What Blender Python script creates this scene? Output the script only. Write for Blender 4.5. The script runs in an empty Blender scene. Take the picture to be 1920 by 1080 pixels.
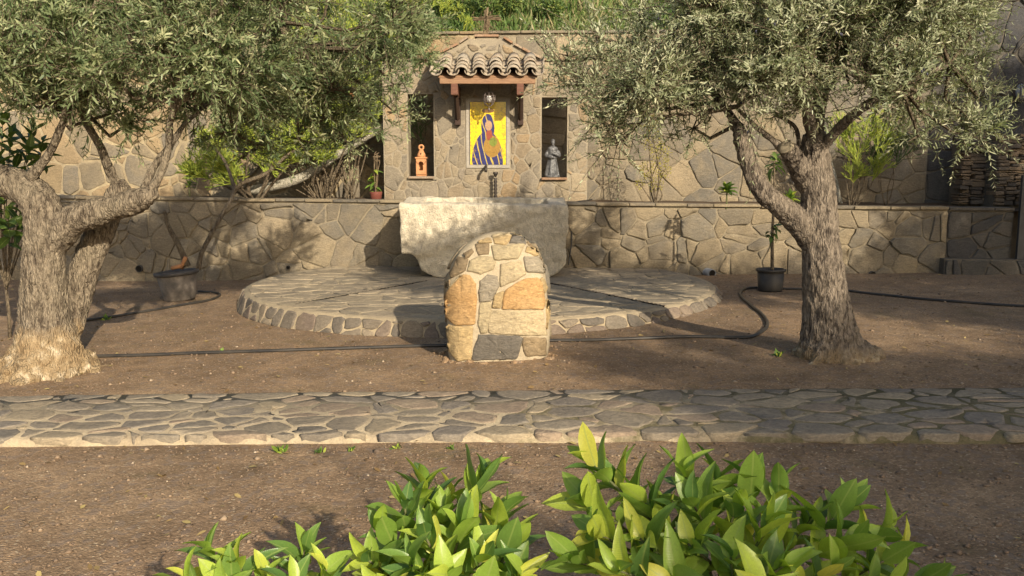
import bpy, bmesh, math, random
import numpy as np
from mathutils import Vector, Matrix, noise
from mathutils.bvhtree import BVHTree
R = math.radians
rnd = random.Random(7)
npr = np.random.default_rng(11)
scene = bpy.context.scene
col = scene.collection

# ------------------------------------------------------------------ camera
F_PX, CAM_Z, HOR = 1700.0, 1.68, 310.0
PITCH = math.atan((540 - HOR) / F_PX)
cam_d = bpy.data.cameras.new('camera'); cam = bpy.data.objects.new('camera', cam_d); col.objects.link(cam)
cam.location = (0, 0, CAM_Z); cam.rotation_euler = (R(90) - PITCH, 0, 0)
cam_d.sensor_width = 36; cam_d.lens = F_PX / 1920 * 36; cam_d.clip_start = .05; cam_d.clip_end = 1000
scene.camera = cam
# ------------------------------------------------------------------ world, sun, exposure
SUN_DIR = Vector((-.50, 1.0, -.50)).normalized()          # the way the light travels
world = bpy.data.worlds.new('World'); scene.world = world; world.use_nodes = True
nt = world.node_tree; nt.nodes.clear()
sky = nt.nodes.new('ShaderNodeTexSky'); sky.sky_type = 'NISHITA'; sky.sun_disc = False
sky.sun_elevation = math.asin(-SUN_DIR.z); sky.sun_rotation = math.atan2(-SUN_DIR.x, -SUN_DIR.y)
sky.dust_density = 2.5; sky.air_density = 1.0; sky.ozone_density = .6
bg = nt.nodes.new('ShaderNodeBackground'); bg.inputs[1].default_value = .12
wo = nt.nodes.new('ShaderNodeOutputWorld')
nt.links.new(sky.outputs[0], bg.inputs[0]); nt.links.new(bg.outputs[0], wo.inputs[0])
sd = bpy.data.lights.new('sun', 'SUN'); sd.energy = 4.6; sd.angle = R(.55); sd.color = (1, .875, .69)
so = bpy.data.objects.new('sun', sd); col.objects.link(so)
so.rotation_euler = SUN_DIR.to_track_quat('-Z', 'Y').to_euler()
scene.view_settings.view_transform = 'Standard'; scene.view_settings.look = 'None'
scene.view_settings.exposure = .58; scene.view_settings.gamma = 1
scene.view_settings.use_curve_mapping = False
scene.render.engine = 'CYCLES'
scene.cycles.use_denoising = True
scene.cycles.max_bounces = 8; scene.cycles.diffuse_bounces = 4; scene.cycles.transparent_max_bounces = 8

# ------------------------------------------------------------------ helpers
CT, ST = math.cos(PITCH), math.sin(PITCH)
def ray(px, py):
    u, v = (px - 960) / F_PX, (540 - py) / F_PX
    return Vector((u, CT + v * ST, -ST + v * CT))
def at(px, py, Y):
    d = ray(px, py); t = Y / d.y
    return Vector((d.x * t, Y, CAM_Z + d.z * t))
def gz(x, y):
    xc = max(-6., min(6., x))
    z = .020 * xc + .012 * noise.noise(Vector((x * .7, y * .7, 0))) + .006 * noise.noise(Vector((x * 2.3, y * 2.3, 5)))
    return z
def gnd(px, py, dz=0.):
    d = ray(px, py); z = 0.
    for _ in range(6):
        t = (z + dz - CAM_Z) / d.z
        z = gz(d.x * t, d.y * t)
    return Vector((d.x * t, d.y * t, z + dz))
def empty(name, loc=(0, 0, 0), label=None, cat=None, group=None):
    o = bpy.data.objects.new(name, None); col.objects.link(o); o.location = loc; o.empty_display_size = .1
    if label: tag(o, label, cat, group)
    return o
def tag(o, label=None, cat=None, group=None, kind=None):
    if label: o['label'] = label
    if cat: o['category'] = cat
    if group: o['group'] = group
    if kind: o['kind'] = kind
    return o
def link_mesh(name, me, m, parent=None):
    o = bpy.data.objects.new(name, me); col.objects.link(o)
    if m is not None and len(me.materials) == 0: me.materials.append(m)
    if parent is not None: o.parent = parent
    return o
class MB:
    def __init__(s, origin=(0, 0, 0)): s.v = []; s.f = []; s.o = Vector(origin)
    def add(s, vs, fs):
        n = len(s.v); s.v += [tuple(Vector(p) - s.o) for p in vs]; s.f += [tuple(i + n for i in f) for f in fs]
    def box(s, c, size, rot=None, taper=1.):
        c = Vector(c); h = Vector(size) / 2; vs = []
        for z in (-1, 1):
            k = taper if z > 0 else 1
            for x, y in ((-1, -1), (1, -1), (1, 1), (-1, 1)):
                p = Vector((x * h.x * k, y * h.y * k, z * h.z))
                if rot is not None: p = rot @ p
                vs.append(c + p)
        s.add(vs, [(3, 2, 1, 0), (4, 5, 6, 7), (0, 1, 5, 4), (1, 2, 6, 5), (2, 3, 7, 6), (3, 0, 4, 7)])
    def tube(s, pts, rad, n=6, cap=True):
        pts = [Vector(p) for p in pts]
        if not hasattr(rad, '__len__'): rad = [rad] * len(pts)
        vs = []; fs = []; ref = Vector((.13, .31, .94)).normalized()
        for i, p in enumerate(pts):
            t = (pts[min(i + 1, len(pts) - 1)] - pts[max(i - 1, 0)])
            t = t.normalized() if t.length > 1e-9 else Vector((0, 0, 1))
            a = t.cross(ref)
            if a.length < .1: a = t.cross(Vector((1, 0, 0)))
            a.normalize(); b = t.cross(a); ref = a.cross(t) if i else ref
            for k in range(n):
                w = 2 * math.pi * k / n
                vs.append(p + (a * math.cos(w) + b * math.sin(w)) * rad[i])
        for i in range(len(pts) - 1):
            for k in range(n):
                fs.append((i * n + k, i * n + (k + 1) % n, (i + 1) * n + (k + 1) % n, (i + 1) * n + k))
        if cap:
            fs.append(tuple(range(n - 1, -1, -1))); m = (len(pts) - 1) * n; fs.append(tuple(range(m, m + n)))
        s.add(vs, fs)
    def lathe(s, base, prof, n=16, closed=True):
        base = Vector(base); vs = []; fs = []
        for r, z in prof:
            for k in range(n):
                w = 2 * math.pi * k / n; vs.append(base + Vector((r * math.cos(w), r * math.sin(w), z)))
        for i in range(len(prof) - 1):
            for k in range(n):
                fs.append((i * n + k, i * n + (k + 1) % n, (i + 1) * n + (k + 1) % n, (i + 1) * n + k))
        if closed:
            fs.append(tuple(range(n - 1, -1, -1))); m = (len(prof) - 1) * n; fs.append(tuple(range(m, m + n)))
        s.add(vs, fs)
    def ball(s, c, r, nu=10, nv=7):
        c = Vector(c); r = Vector(r) if hasattr(r, '__len__') else Vector((r, r, r)); vs = [c + Vector((0, 0, -r.z))]; fs = []
        for j in range(1, nv):
            ph = -math.pi / 2 + math.pi * j / nv
            for i in range(nu):
                w = 2 * math.pi * i / nu
                vs.append(c + Vector((r.x * math.cos(ph) * math.cos(w), r.y * math.cos(ph) * math.sin(w), r.z * math.sin(ph))))
        vs.append(c + Vector((0, 0, r.z))); top = len(vs) - 1
        for i in range(nu):
            fs.append((0, 1 + (i + 1) % nu, 1 + i))
            for j in range(nv - 2):
                a = 1 + j * nu
                fs.append((a + i, a + (i + 1) % nu, a + nu + (i + 1) % nu, a + nu + i))
            a = 1 + (nv - 2) * nu; fs.append((a + i, a + (i + 1) % nu, top))
        s.add(vs, fs)
    def build(s, name, m, parent=None, smooth=False, bevel=0):
        me = bpy.data.meshes.new(name); me.from_pydata(s.v, [], s.f); me.update()
        if bevel:
            bm = bmesh.new(); bm.from_mesh(me)
            bmesh.ops.bevel(bm, geom=bm.edges[:], offset=bevel, segments=2, affect='EDGES', profile=.6)
            bm.to_mesh(me); bm.free()
        if smooth: me.polygons.foreach_set('use_smooth', [True] * len(me.polygons))
        return link_mesh(name, me, m, parent)
def np_mesh(name, V, Fc, nper, tint=None, smooth=False):
    """V (n,3); Fc (m,nper) all faces with the same number of corners"""
    me = bpy.data.meshes.new(name); m = len(Fc)
    me.vertices.add(len(V)); me.vertices.foreach_set('co', np.asarray(V, np.float32).ravel())
    me.loops.add(m * nper); me.loops.foreach_set('vertex_index', np.asarray(Fc, np.int32).ravel())
    me.polygons.add(m); me.polygons.foreach_set('loop_start', np.arange(0, m * nper, nper, dtype=np.int32))
    if smooth: me.polygons.foreach_set('use_smooth', np.ones(m, bool))
    me.update(calc_edges=True)
    if tint is not None:
        a = me.attributes.new('tint', 'FLOAT', 'POINT'); a.data.foreach_set('value', np.asarray(tint, np.float32))
    return me
def copy_tree(o, parent=None):
    c = o.copy(); col.objects.link(c)
    if parent is not None: c.parent = parent
    for ch in list(o.children): copy_tree(ch, c)
    return c
def solidify_remesh(mb, voxel, smooth=2, bool_mb=None):
    """union of closed shapes -> one skin"""
    tmp = mb.build('tmp', None)
    cut = None
    if bool_mb is not None:
        cut = bool_mb.build('cut', None)
        b = tmp.modifiers.new('b', 'BOOLEAN'); b.operation = 'DIFFERENCE'; b.object = cut; b.solver = 'EXACT'
    m = tmp.modifiers.new('r', 'REMESH'); m.mode = 'VOXEL'; m.voxel_size = voxel
    if smooth:
        k = tmp.modifiers.new('s', 'SMOOTH'); k.iterations = smooth; k.factor = .5
    dg = bpy.context.evaluated_depsgraph_get()
    me = bpy.data.meshes.new_from_object(tmp.evaluated_get(dg))
    me.materials.clear()
    for o in (tmp, cut):
        if o: bpy.data.objects.remove(o)
    me.polygons.foreach_set('use_smooth', [True] * len(me.polygons))
    return me
def displace(me, fn):
    co = [v.co.copy() for v in me.vertices]; no = [v.normal.copy() for v in me.vertices]
    for v, c, n in zip(me.vertices, co, no): v.co = c + n * fn(c, n)
    me.update()
def smooth_path(pts, k=6):
    P = [Vector(p) for p in pts]; out = []
    for i in range(len(P) - 1):
        p0, p1, p2, p3 = P[max(i - 1, 0)], P[i], P[i + 1], P[min(i + 2, len(P) - 1)]
        for j in range(k):
            t = j / k
            out.append(.5 * ((2 * p1) + (p2 - p0) * t + (2 * p0 - 5 * p1 + 4 * p2 - p3) * t * t + (3 * p1 - p0 - 3 * p2 + p3) * t ** 3))
    return out + [P[-1]]

# ------------------------------------------------------------------ materials
class NT:
    def __init__(s, name):
        s.m = bpy.data.materials.new(name); s.m.use_nodes = True; s.t = s.m.node_tree; s.t.nodes.clear()
        s.out = s.n('ShaderNodeOutputMaterial'); s.p = s.n('ShaderNodeBsdfPrincipled'); s.l(s.p.outputs[0], s.out.inputs[0])
        s.tc = s.n('ShaderNodeTexCoord')
        s.oi = None
    def n(s, ty): return s.t.nodes.new(ty)
    def l(s, a, b): s.t.links.new(a, b)
    def set(s, sock, v):
        if hasattr(v, 'node'): s.l(v, sock)
        else: sock.default_value = v if not (hasattr(v, '__len__') and len(v) == 3 and sock.type == 'RGBA') else (*v, 1)
    def rand(s):
        if not s.oi: s.oi = s.n('ShaderNodeObjectInfo')
        return s.oi.outputs['Random']
    def attr(s, name):
        a = s.n('ShaderNodeAttribute'); a.attribute_name = name; return a.outputs['Fac']
    def coord(s, scale=(1, 1, 1), rot=(0, 0, 0), rand_off=False):
        mp = s.n('ShaderNodeMapping'); s.l(s.tc.outputs['Object'], mp.inputs[0])
        mp.inputs['Scale'].default_value = scale; mp.inputs['Rotation'].default_value = rot
        if rand_off:
            q = s.n('ShaderNodeVectorMath'); q.operation = 'SCALE'; q.inputs[0].default_value = (37, 17, 53); s.l(s.rand(), q.inputs[3])
            s.l(q.outputs[0], mp.inputs['Location'])
        return mp.outputs[0]
    def noise(s, scale, detail=4, rough=.55, co=None, dist=0):
        x = s.n('ShaderNodeTexNoise'); x.inputs['Scale'].default_value = scale; x.inputs['Detail'].default_value = detail
        x.inputs['Roughness'].default_value = rough; x.inputs['Distortion'].default_value = dist
        s.l(co if co is not None else s.tc.outputs['Object'], x.inputs['Vector']); return x.outputs[0]
    def voro(s, scale, co=None, feat='F1', out='Distance'):
        x = s.n('ShaderNodeTexVoronoi'); x.feature = feat; x.inputs['Scale'].default_value = scale
        s.l(co if co is not None else s.tc.outputs['Object'], x.inputs['Vector']); return x.outputs[out]
    def ramp(s, fac, stops, interp='LINEAR'):
        x = s.n('ShaderNodeValToRGB'); e = x.color_ramp.elements; x.color_ramp.interpolation = interp
        while len(e) < len(stops): e.new(.5)
        for i, (p, c) in enumerate(stops):
            e[i].position = p; e[i].color = (*c, 1) if hasattr(c, '__len__') else (c, c, c, 1)
        s.l(fac, x.inputs[0]); return x.outputs[0]
    def mix(s, fac, a, b, mode='MIX'):
        x = s.n('ShaderNodeMix'); x.data_type = 'RGBA'; x.blend_type = mode
        s.set(x.inputs[0], fac); s.set(x.inputs[6], a); s.set(x.inputs[7], b); return x.outputs[2]
    def math(s, op, a, b=0.):
        x = s.n('ShaderNodeMath'); x.operation = op; s.set(x.inputs[0], a); s.set(x.inputs[1], b); return x.outputs[0]
    def bump(s, h, strength=.5, dist=.01, nrm=None):
        x = s.n('ShaderNodeBump'); x.inputs['Strength'].default_value = strength; x.inputs['Distance'].default_value = dist
        s.l(h, x.inputs['Height'])
        if nrm is not None: s.l(nrm, x.inputs['Normal'])
        s.l(x.outputs[0], s.p.inputs['Normal']); return x.outputs[0]
    def base(s, c, rough=.85, spec=.25):
        s.set(s.p.inputs['Base Color'], c); s.set(s.p.inputs['Roughness'], rough); s.p.inputs['Specular IOR Level'].default_value = spec
    def translucent(s, c, fac=.35):
        t = s.n('ShaderNodeBsdfTranslucent'); s.set(t.inputs[0], c)
        mx = s.n('ShaderNodeMixShader'); s.set(mx.inputs[0], fac); s.l(s.p.outputs[0], mx.inputs[1]); s.l(t.outputs[0], mx.inputs[2])
        s.l(mx.outputs[0], s.out.inputs[0])

def mat_stone(name, cols, stain=(.30, .24, .15), stain_amt=.45, rough=.85, bump=.5):
    k = NT(name); n = len(cols)
    c = k.ramp(k.rand(), [(i / n, q) for i, q in enumerate(cols)], 'CONSTANT')
    co = k.coord(rand_off=True)
    big = k.noise(3.2, 5, .6, co, .6); fine = k.noise(46, 5, .7, co); grain = k.noise(16, 4, .65, k.coord((1, 1, 3.3), (.4, .2, .1), True), 1.2)
    c = k.mix(k.math('MULTIPLY', k.ramp(big, [(.42, 0), (.68, 1)]), stain_amt), c, stain)
    c = k.mix(.75, c, k.ramp(grain, [(.25, (.55, .55, .56)), (.75, (1.32, 1.3, 1.26))]), 'MULTIPLY')
    c = k.mix(.55, c, k.ramp(fine, [(.3, .6), (.7, 1.35)]), 'MULTIPLY')
    dk = k.noise(1.1, 4, .6, None, .5)
    c = k.mix(.6, c, k.ramp(dk, [(.3, (.58, .58, .6)), (.65, (1.12, 1.1, 1.05))]), 'MULTIPLY')
    k.base(c, rough, .2)
    h = k.math('ADD', k.math('MULTIPLY', grain, 1.2), k.math('ADD', k.math('MULTIPLY', fine, .5), k.math('MULTIPLY', big, 1.4)))
    k.bump(h, bump, .018); return k.m
def mat_simple(name, c, c2=None, scale=8, rough=.8, spec=.3, bump=.3, bd=.006, metal=0):
    k = NT(name); nz = k.noise(scale, 5, .6); fz = k.noise(scale * 6, 4, .6)
    cc = k.mix(k.ramp(nz, [(.35, 0), (.68, 1)]), c, c2 or tuple(x * .65 for x in c))
    cc = k.mix(.4, cc, k.ramp(fz, [(.3, .7), (.7, 1.25)]), 'MULTIPLY')
    k.base(cc, rough, spec); k.p.inputs['Metallic'].default_value = metal
    k.bump(k.math('ADD', nz, k.math('MULTIPLY', fz, .5)), bump, bd); return k.m
M = {}
WALLC = [(.235, .195, .135), (.21, .18, .135), (.185, .165, .13), (.265, .22, .15), (.2, .172, .128), (.165, .15, .123), (.225, .185, .125), (.285, .235, .16), (.18, .158, .123)]
M['wall'] = mat_stone('wall_stone', WALLC)
M['shadewall'] = mat_stone('shade_painted_wall_stone', [(.08, .078, .075), (.10, .095, .085), (.07, .07, .072), (.12, .11, .095)], (.14, .12, .09), .3)  # wall stone with the right end's shade painted in as dark grey
M['backwall'] = mat_stone('back_wall_stone', [(.26, .20, .12), (.22, .185, .13), (.225, .19, .135), (.31, .235, .14), (.27, .2, .12), (.2, .175, .135)])
M['shrine'] = mat_stone('shrine_stone', [(.27, .225, .155), (.24, .205, .15), (.205, .18, .14), (.29, .24, .165), (.25, .20, .135), (.30, .22, .13), (.23, .2, .155)], (.33, .28, .2), .45)
M['path'] = mat_stone('path_stone', [(.215, .185, .145), (.26, .22, .165), (.18, .16, .132), (.31, .255, .175), (.235, .2, .15), (.2, .175, .145), (.265, .205, .15)], (.34, .285, .2), .4, .75)
M['disc'] = mat_stone('platform_stone', [(.30, .25, .175), (.33, .275, .195), (.25, .215, .16), (.35, .29, .205), (.28, .235, .17)], (.40, .33, .225), .5, .8)
M['kerb'] = mat_stone('kerb_stone', [(.175, .15, .12), (.21, .18, .14), (.145, .128, .108), (.19, .15, .12), (.24, .2, .15)], (.28, .225, .155), .35)
def mat_mortar(name, c, c2, moss_shade=False):
    k = NT(name); a = k.noise(5, 6, .65); b = k.noise(70, 4, .7)
    cc = k.mix(k.ramp(a, [(.35, 0), (.65, 1)]), c, c2)
    if moss_shade:     # moss, with shade painted in as dark patches towards the shaded end
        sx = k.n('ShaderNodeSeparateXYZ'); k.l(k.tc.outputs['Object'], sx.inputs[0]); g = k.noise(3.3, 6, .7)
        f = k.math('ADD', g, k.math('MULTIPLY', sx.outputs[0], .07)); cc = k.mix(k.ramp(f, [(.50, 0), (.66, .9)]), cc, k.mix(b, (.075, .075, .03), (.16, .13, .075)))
    cc = k.mix(.5, cc, k.ramp(b, [(.3, .65), (.7, 1.3)]), 'MULTIPLY')
    k.base(cc, .95, .1); k.bump(k.math('ADD', k.math('MULTIPLY', a, 1.5), b), .6, .012); return k.m
M['mortar'] = mat_mortar('wall_mortar', (.285, .24, .165), (.19, .16, .115))
M['mortar_back'] = mat_mortar('back_wall_mortar', (.38, .31, .19), (.24, .195, .13))
M['mortar_sh'] = mat_mortar('shrine_mortar', (.305, .26, .185), (.235, .2, .15))
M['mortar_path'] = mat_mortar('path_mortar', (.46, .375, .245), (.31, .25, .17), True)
M['piersl'] = mat_stone('pier_slab', [(.2, .15, .1), (.15, .12, .09), (.24, .18, .12), (.12, .105, .09)], (.25, .2, .14), .4)
M['mortar_disc'] = mat_mortar('platform_mortar', (.42, .34, .225), (.30, .245, .165))
M['mortar_shade'] = mat_mortar('shade_painted_mortar', (.15, .13, .1), (.1, .09, .075))  # mortar darkened to paint in the right end's shade; also the pier core
M['mortar_pale'] = mat_mortar('pale_mortar', (.44, .37, .26), (.34, .28, .19))
M['panel_plaster'] = mat_mortar('panel_plaster', (.36, .33, .275), (.30, .27, .22))

def mat_ground():
    k = NT('gravel_soil')
    a = k.noise(.55, 5, .6); b = k.noise(5, 6, .7); v = k.voro(85, None, 'F1', 'Color'); vd = k.voro(85); v2 = k.voro(24, None, 'F1', 'Color'); v2d = k.voro(21); f = k.noise(120, 3, .6)
    c = k.ramp(a, [(.3, (.285, .194, .114)), (.5, (.228, .158, .098)), (.7, (.335, .238, .145))])
    c = k.mix(.6, c, k.ramp(b, [(.3, .62), (.7, 1.3)]), 'MULTIPLY'); c = k.mix(.7, c, k.ramp(k.noise(1.7, 5, .65, None, .8), [(.3, (.68, .66, .64)), (.68, (1.28, 1.24, 1.18))]), 'MULTIPLY')
    sep = k.n('ShaderNodeSeparateColor'); k.l(v, sep.inputs[0]); sep2 = k.n('ShaderNodeSeparateColor'); k.l(v2, sep2.inputs[0])
    c = k.mix(.5, c, k.ramp(sep.outputs[0], [(0, .5), (.55, .95), (.85, 1.25), (1, 1.7)]), 'MULTIPLY')
    c = k.mix(k.ramp(sep.outputs[1], [(.94, 0), (.98, .6)]), c, (.46, .37, .25))
    c = k.mix(k.math('MULTIPLY', k.ramp(sep2.outputs[1], [(.80, 0), (.86, 1)]), .5), c, (.20, .155, .12))
    # moss tint in a damp belt
    ms = k.noise(1.3, 5, .7); c = k.mix(k.math('MULTIPLY', k.ramp(ms, [(.58, 0), (.72, 1)]), .28), c, (.12, .12, .04))
    k.base(c, .95, .12)
    h = k.math('SUBTRACT', k.math('ADD', k.math('MULTIPLY', b, 1.2), k.math('MULTIPLY', f, .35)), k.math('ADD', k.math('MULTIPLY', vd, .8), k.math('MULTIPLY', v2d, .6)))
    k.bump(h, .7, .008); return k.m
M['ground'] = mat_ground()
M['soil'] = mat_simple('bed_soil', (.12, .085, .055), (.07, .05, .035), 7, .95, .1, .8, .02)
M['hill'] = mat_simple('hillside_soil', (.09, .10, .035), (.14, .12, .06), 2.5, .95, .1, .8, .05)
def mat_pebble():
    k = NT('pebble'); t = k.attr('tint')
    c = k.ramp(t, [(0, (.11, .083, .062)), (.5, (.2, .14, .092)), (.82, (.26, .19, .125)), (.95, (.46, .38, .28)), (1, (.6, .53, .42))]); k.base(c, .85, .2); return k.m
M['pebble'] = mat_pebble()
def mat_bark(name, c1, c2, c3, zbase=None):
    k = NT(name)
    a = k.noise(30, 6, .7, k.coord((1, 1, .32)), .6); b = k.noise(3, 4, .6); f = k.noise(80, 3, .7, k.coord((1, 1, .4))); v = k.voro(48, k.coord((1, 1, .24)), 'DISTANCE_TO_EDGE')
    c = k.mix(k.ramp(a, [(.40, 0), (.56, 1)]), c1, c2); c = k.mix(k.math('MULTIPLY', k.ramp(b, [(.45, 0), (.7, 1)]), .45), c, c3)
    c = k.mix(.5, c, k.ramp(f, [(.3, .6), (.7, 1.35)]), 'MULTIPLY')
    if zbase is not None:   # pale dusty, lime-stained root swell
        sx = k.n('ShaderNodeSeparateXYZ'); k.l(k.tc.outputs['Object'], sx.inputs[0])
        hz = k.math('ADD', sx.outputs[2], k.math('MULTIPLY', k.noise(7, 5, .7), .3))
        bl = k.noise(9, 5, .65)
        c = k.mix(k.ramp(hz, [(zbase, 1), (zbase + .12, 0)]), c, k.ramp(bl, [(.35, (.27, .19, .105)), (.55, (.36, .27, .16)), (.68, (.6, .5, .35))]))
    k.base(c, .95, .12)
    h = k.math('ADD', k.math('MULTIPLY', a, 1.3), k.math('ADD', k.math('MULTIPLY', k.ramp(v, [(0, 0), (.25, 1)]), .4), k.math('MULTIPLY', f, .4)))
    k.bump(h, 1., .027); return k.m
M['bark_l'] = mat_bark('olive_bark_pale', (.085, .066, .048), (.27, .222, .16), (.31, .265, .185), .47)
M['bark_r'] = mat_bark('olive_bark_grey', (.065, .052, .042), (.27, .222, .17), (.30, .245, .18), .16)
M['twig'] = mat_bark('twig_bark', (.10, .075, .05), (.2, .16, .11), (.24, .2, .13))
M['palewood'] = mat_bark('pale_limb_bark', (.32, .29, .22), (.5, .47, .38), (.4, .37, .3))
M['cutwood'] = mat_simple('cut_wood', (.3, .25, .17), (.2, .17, .12), 20, .9, .1)
def mat_leaf(name, stops, rough=.5, trans=.3, tcol=None, obj_random=False, vein=False, spec=.35):
    k = NT(name); f = k.rand() if obj_random else k.attr('tint')
    c = k.ramp(f, stops)
    c = k.mix(.35, c, k.ramp(k.noise(25 if obj_random else 2.2, 3, .6), [(.3, .7), (.7, 1.25)]), 'MULTIPLY')
    if vein:
        w = k.n('ShaderNodeTexWave'); w.wave_type = 'BANDS'; w.bands_direction = 'Y'; w.inputs['Scale'].default_value = 9; w.inputs['Distortion'].default_value = 1.2
        sx = k.n('ShaderNodeSeparateXYZ'); k.l(k.tc.outputs['Object'], sx.inputs[0])
        ax = k.math('ABSOLUTE', sx.outputs[0])
        cb = k.n('ShaderNodeCombineXYZ'); k.l(k.math('ADD', sx.outputs[1], k.math('MULTIPLY', ax, -.9)), cb.inputs[1]); k.l(cb.outputs[0], w.inputs[0])
        c = k.mix(k.ramp(ax, [(.006, .55), (.022, 0)]), c, (.34, .42, .12))
        c = k.mix(.10, c, k.ramp(w.outputs[1], [(.2, .75), (.8, 1.15)]), 'MULTIPLY')
        sp_ = k.noise(9, 5, .7, k.coord(rand_off=True)); c = k.mix(k.ramp(sp_, [(.66, 0), (.74, .6)]), c, (.30, .24, .07))
        k.bump(k.math('ADD', w.outputs[1], k.ramp(ax, [(0, 0), (.05, 1)])), .10, .012)
    k.base(c, rough, spec)
    k.translucent(k.mix(1., c, tcol or (1.25, 1.35, .7), 'MULTIPLY'), trans); return k.m
M['olive_r'] = mat_leaf('olive_leaf_silver', [(0, (.175, .21, .11)), (.35, (.295, .33, .19)), (.7, (.44, .46, .295)), (1, (.6, .585, .40))], .45, .33, (1.1, 1.2, .75))
M['olive_l'] = mat_leaf('olive_leaf_green', [(0, (.095, .14, .06)), (.4, (.19, .24, .115)), (.75, (.315, .355, .185)), (1, (.48, .485, .28))], .45, .35, (1.12, 1.25, .7))
M['citrus'] = mat_leaf('citrus_leaf', [(0, (.10, .19, .05)), (.3, (.18, .29, .055)), (.65, (.31, .43, .065)), (.9, (.43, .52, .075)), (1, (.56, .54, .09))], .33, .40, (1.4, 1.4, .45), True, True, .45)
M['darkleaf'] = mat_leaf('dark_leaf', [(0, (.05, .09, .025)), (.5, (.08, .14, .03)), (1, (.15, .21, .04))], .4, .25, None, True, True)
M['pencil'] = mat_leaf('pencil_stem', [(0, (.17, .24, .045)), (.5, (.31, .39, .06)), (1, (.5, .5, .08))], .5, .15)
M['pencil_shade'] = mat_leaf('pencil_stem_shade', [(0, (.05, .09, .03)), (1, (.11, .16, .04))], .5, .15)  # pencil stem green darkened, shade painted into the colour
M['yellowleaf'] = mat_leaf('yellow_leaf', [(0, (.22, .2, .04)), (1, (.4, .34, .06))], .5, .3)
M['rosette'] = mat_leaf('rosette_leaf', [(0, (.05, .10, .03)), (.6, (.16, .26, .04)), (1, (.42, .46, .08))], .45, .25)
M['grass'] = mat_leaf('hill_grass', [(0, (.05, .10, .025)), (.5, (.10, .17, .035)), (.8, (.2, .22, .08)), (1, (.34, .29, .16))], .6, .3)
M['shrubleaf'] = mat_leaf('shrub_leaf', [(0, (.05, .09, .03)), (.6, (.11, .17, .045)), (1, (.26, .30, .07))], .5, .25)
M['dry'] = mat_simple('dry_stem', (.2, .15, .09), (.12, .09, .06), 20, .9, .1)
def mat_roof():
    k = NT('roof_tile_clay'); c = k.ramp(k.rand(), [(0, (.29, .24, .17)), (.3, (.30, .22, .15)), (.55, (.24, .21, .165)), (.8, (.35, .29, .21))])
    a = k.noise(14, 6, .65, k.coord(rand_off=True)); b = k.noise(60, 4, .6)
    c = k.mix(k.ramp(a, [(.40, 0), (.58, .85)]), c, (.33, .29, .225)); c = k.mix(k.ramp(b, [(.52, 0), (.66, .75)]), c, (.10, .088, .075))
    k.base(c, .9, .15); k.bump(k.math('ADD', a, b), .5, .01); return k.m
M['tile'] = mat_roof()
M['brick'] = mat_stone('brick_clay', [(.28, .165, .10), (.31, .19, .12), (.28, .21, .15), (.31, .24, .175)], (.36, .3, .22), .4)
def mat_wood(name, c1, c2, rough=.7):
    k = NT(name); g = k.noise(5, 5, .65, k.coord((1, 9, 9)), 1.5); f = k.noise(40, 3, .6, k.coord((.4, 4, 4)))
    k.base(k.mix(.4, k.mix(k.ramp(g, [(.35, 0), (.65, 1)]), c1, c2), k.ramp(f, [(.3, .65), (.7, 1.25)]), 'MULTIPLY'), rough, .25)
    k.bump(k.math('ADD', g, f), .4, .005); return k.m
M['beam'] = mat_wood('beam_wood', (.19, .105, .06), (.29, .175, .10))
M['redwood'] = mat_wood('bracket_wood', (.11, .048, .032), (.17, .08, .05))
M['shadewood'] = mat_wood('shade_painted_bracket_wood', (.035, .022, .016), (.06, .035, .025))  # bracket wood with the canopy's shade painted into its colour
M['terracotta'] = mat_simple('terracotta', (.50, .25, .115), (.40, .19, .085), 9, .75, .2, .25)
M['redpot'] = mat_simple('red_clay', (.16, .05, .035), (.11, .035, .025), 9, .7, .25)
M['iron'] = mat_simple('wrought_iron', (.045, .042, .04), (.08, .06, .045), 30, .55, .5, .3, .004, .6)
M['lampiron'] = mat_simple('lamp_iron', (.2, .17, .15), (.12, .09, .075), 40, .5, .5, .3, .004, .4)
M['bulb'] = mat_simple('opal_glass', (.8, .8, .78), (.72, .72, .7), 5, .2, .5, 0)
M['silver'] = mat_simple('silver_paint', (.20, .20, .20), (.055, .055, .055), 26, .5, .4, .7, .012, .35)  # dark patches paint in the shade of the robe's folds
M['trough'] = None
M['hose'] = mat_simple('black_polyethylene', (.022, .021, .02), (.05, .043, .035), 6, .45, .4, .15)
M['potblack'] = mat_simple('black_plastic', (.03, .028, .026), (.055, .048, .04), 8, .5, .4, .1)
M['potgrey'] = mat_simple('weathered_plastic', (.21, .175, .14), (.10, .088, .075), 7, .75, .3, .25)
M['potrim'] = mat_simple('pot_rim_plastic', (.05, .048, .05), (.1, .09, .08), 8, .6, .35)
M['pipe'] = mat_simple('grey_pvc', (.28, .29, .3), (.2, .2, .2), 10, .5, .4, .1)
M['dark'] = mat_simple('pipe_bore', (.012, .011, .01), (.02, .018, .015), 5, .9, .1)
M['steel'] = mat_simple('dark_steel', (.045, .05, .055), (.03, .032, .035), 6, .5, .4, .1)
M['driedleaf'] = mat_leaf('fallen_leaf', [(0, (.14, .08, .03)), (.5, (.25, .17, .07)), (1, (.38, .3, .12))], .8, .1)
M['fruit'] = mat_simple('ripe_olive', (.03, .03, .05), (.07, .07, .10), 8, .4, .4, 0)
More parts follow.
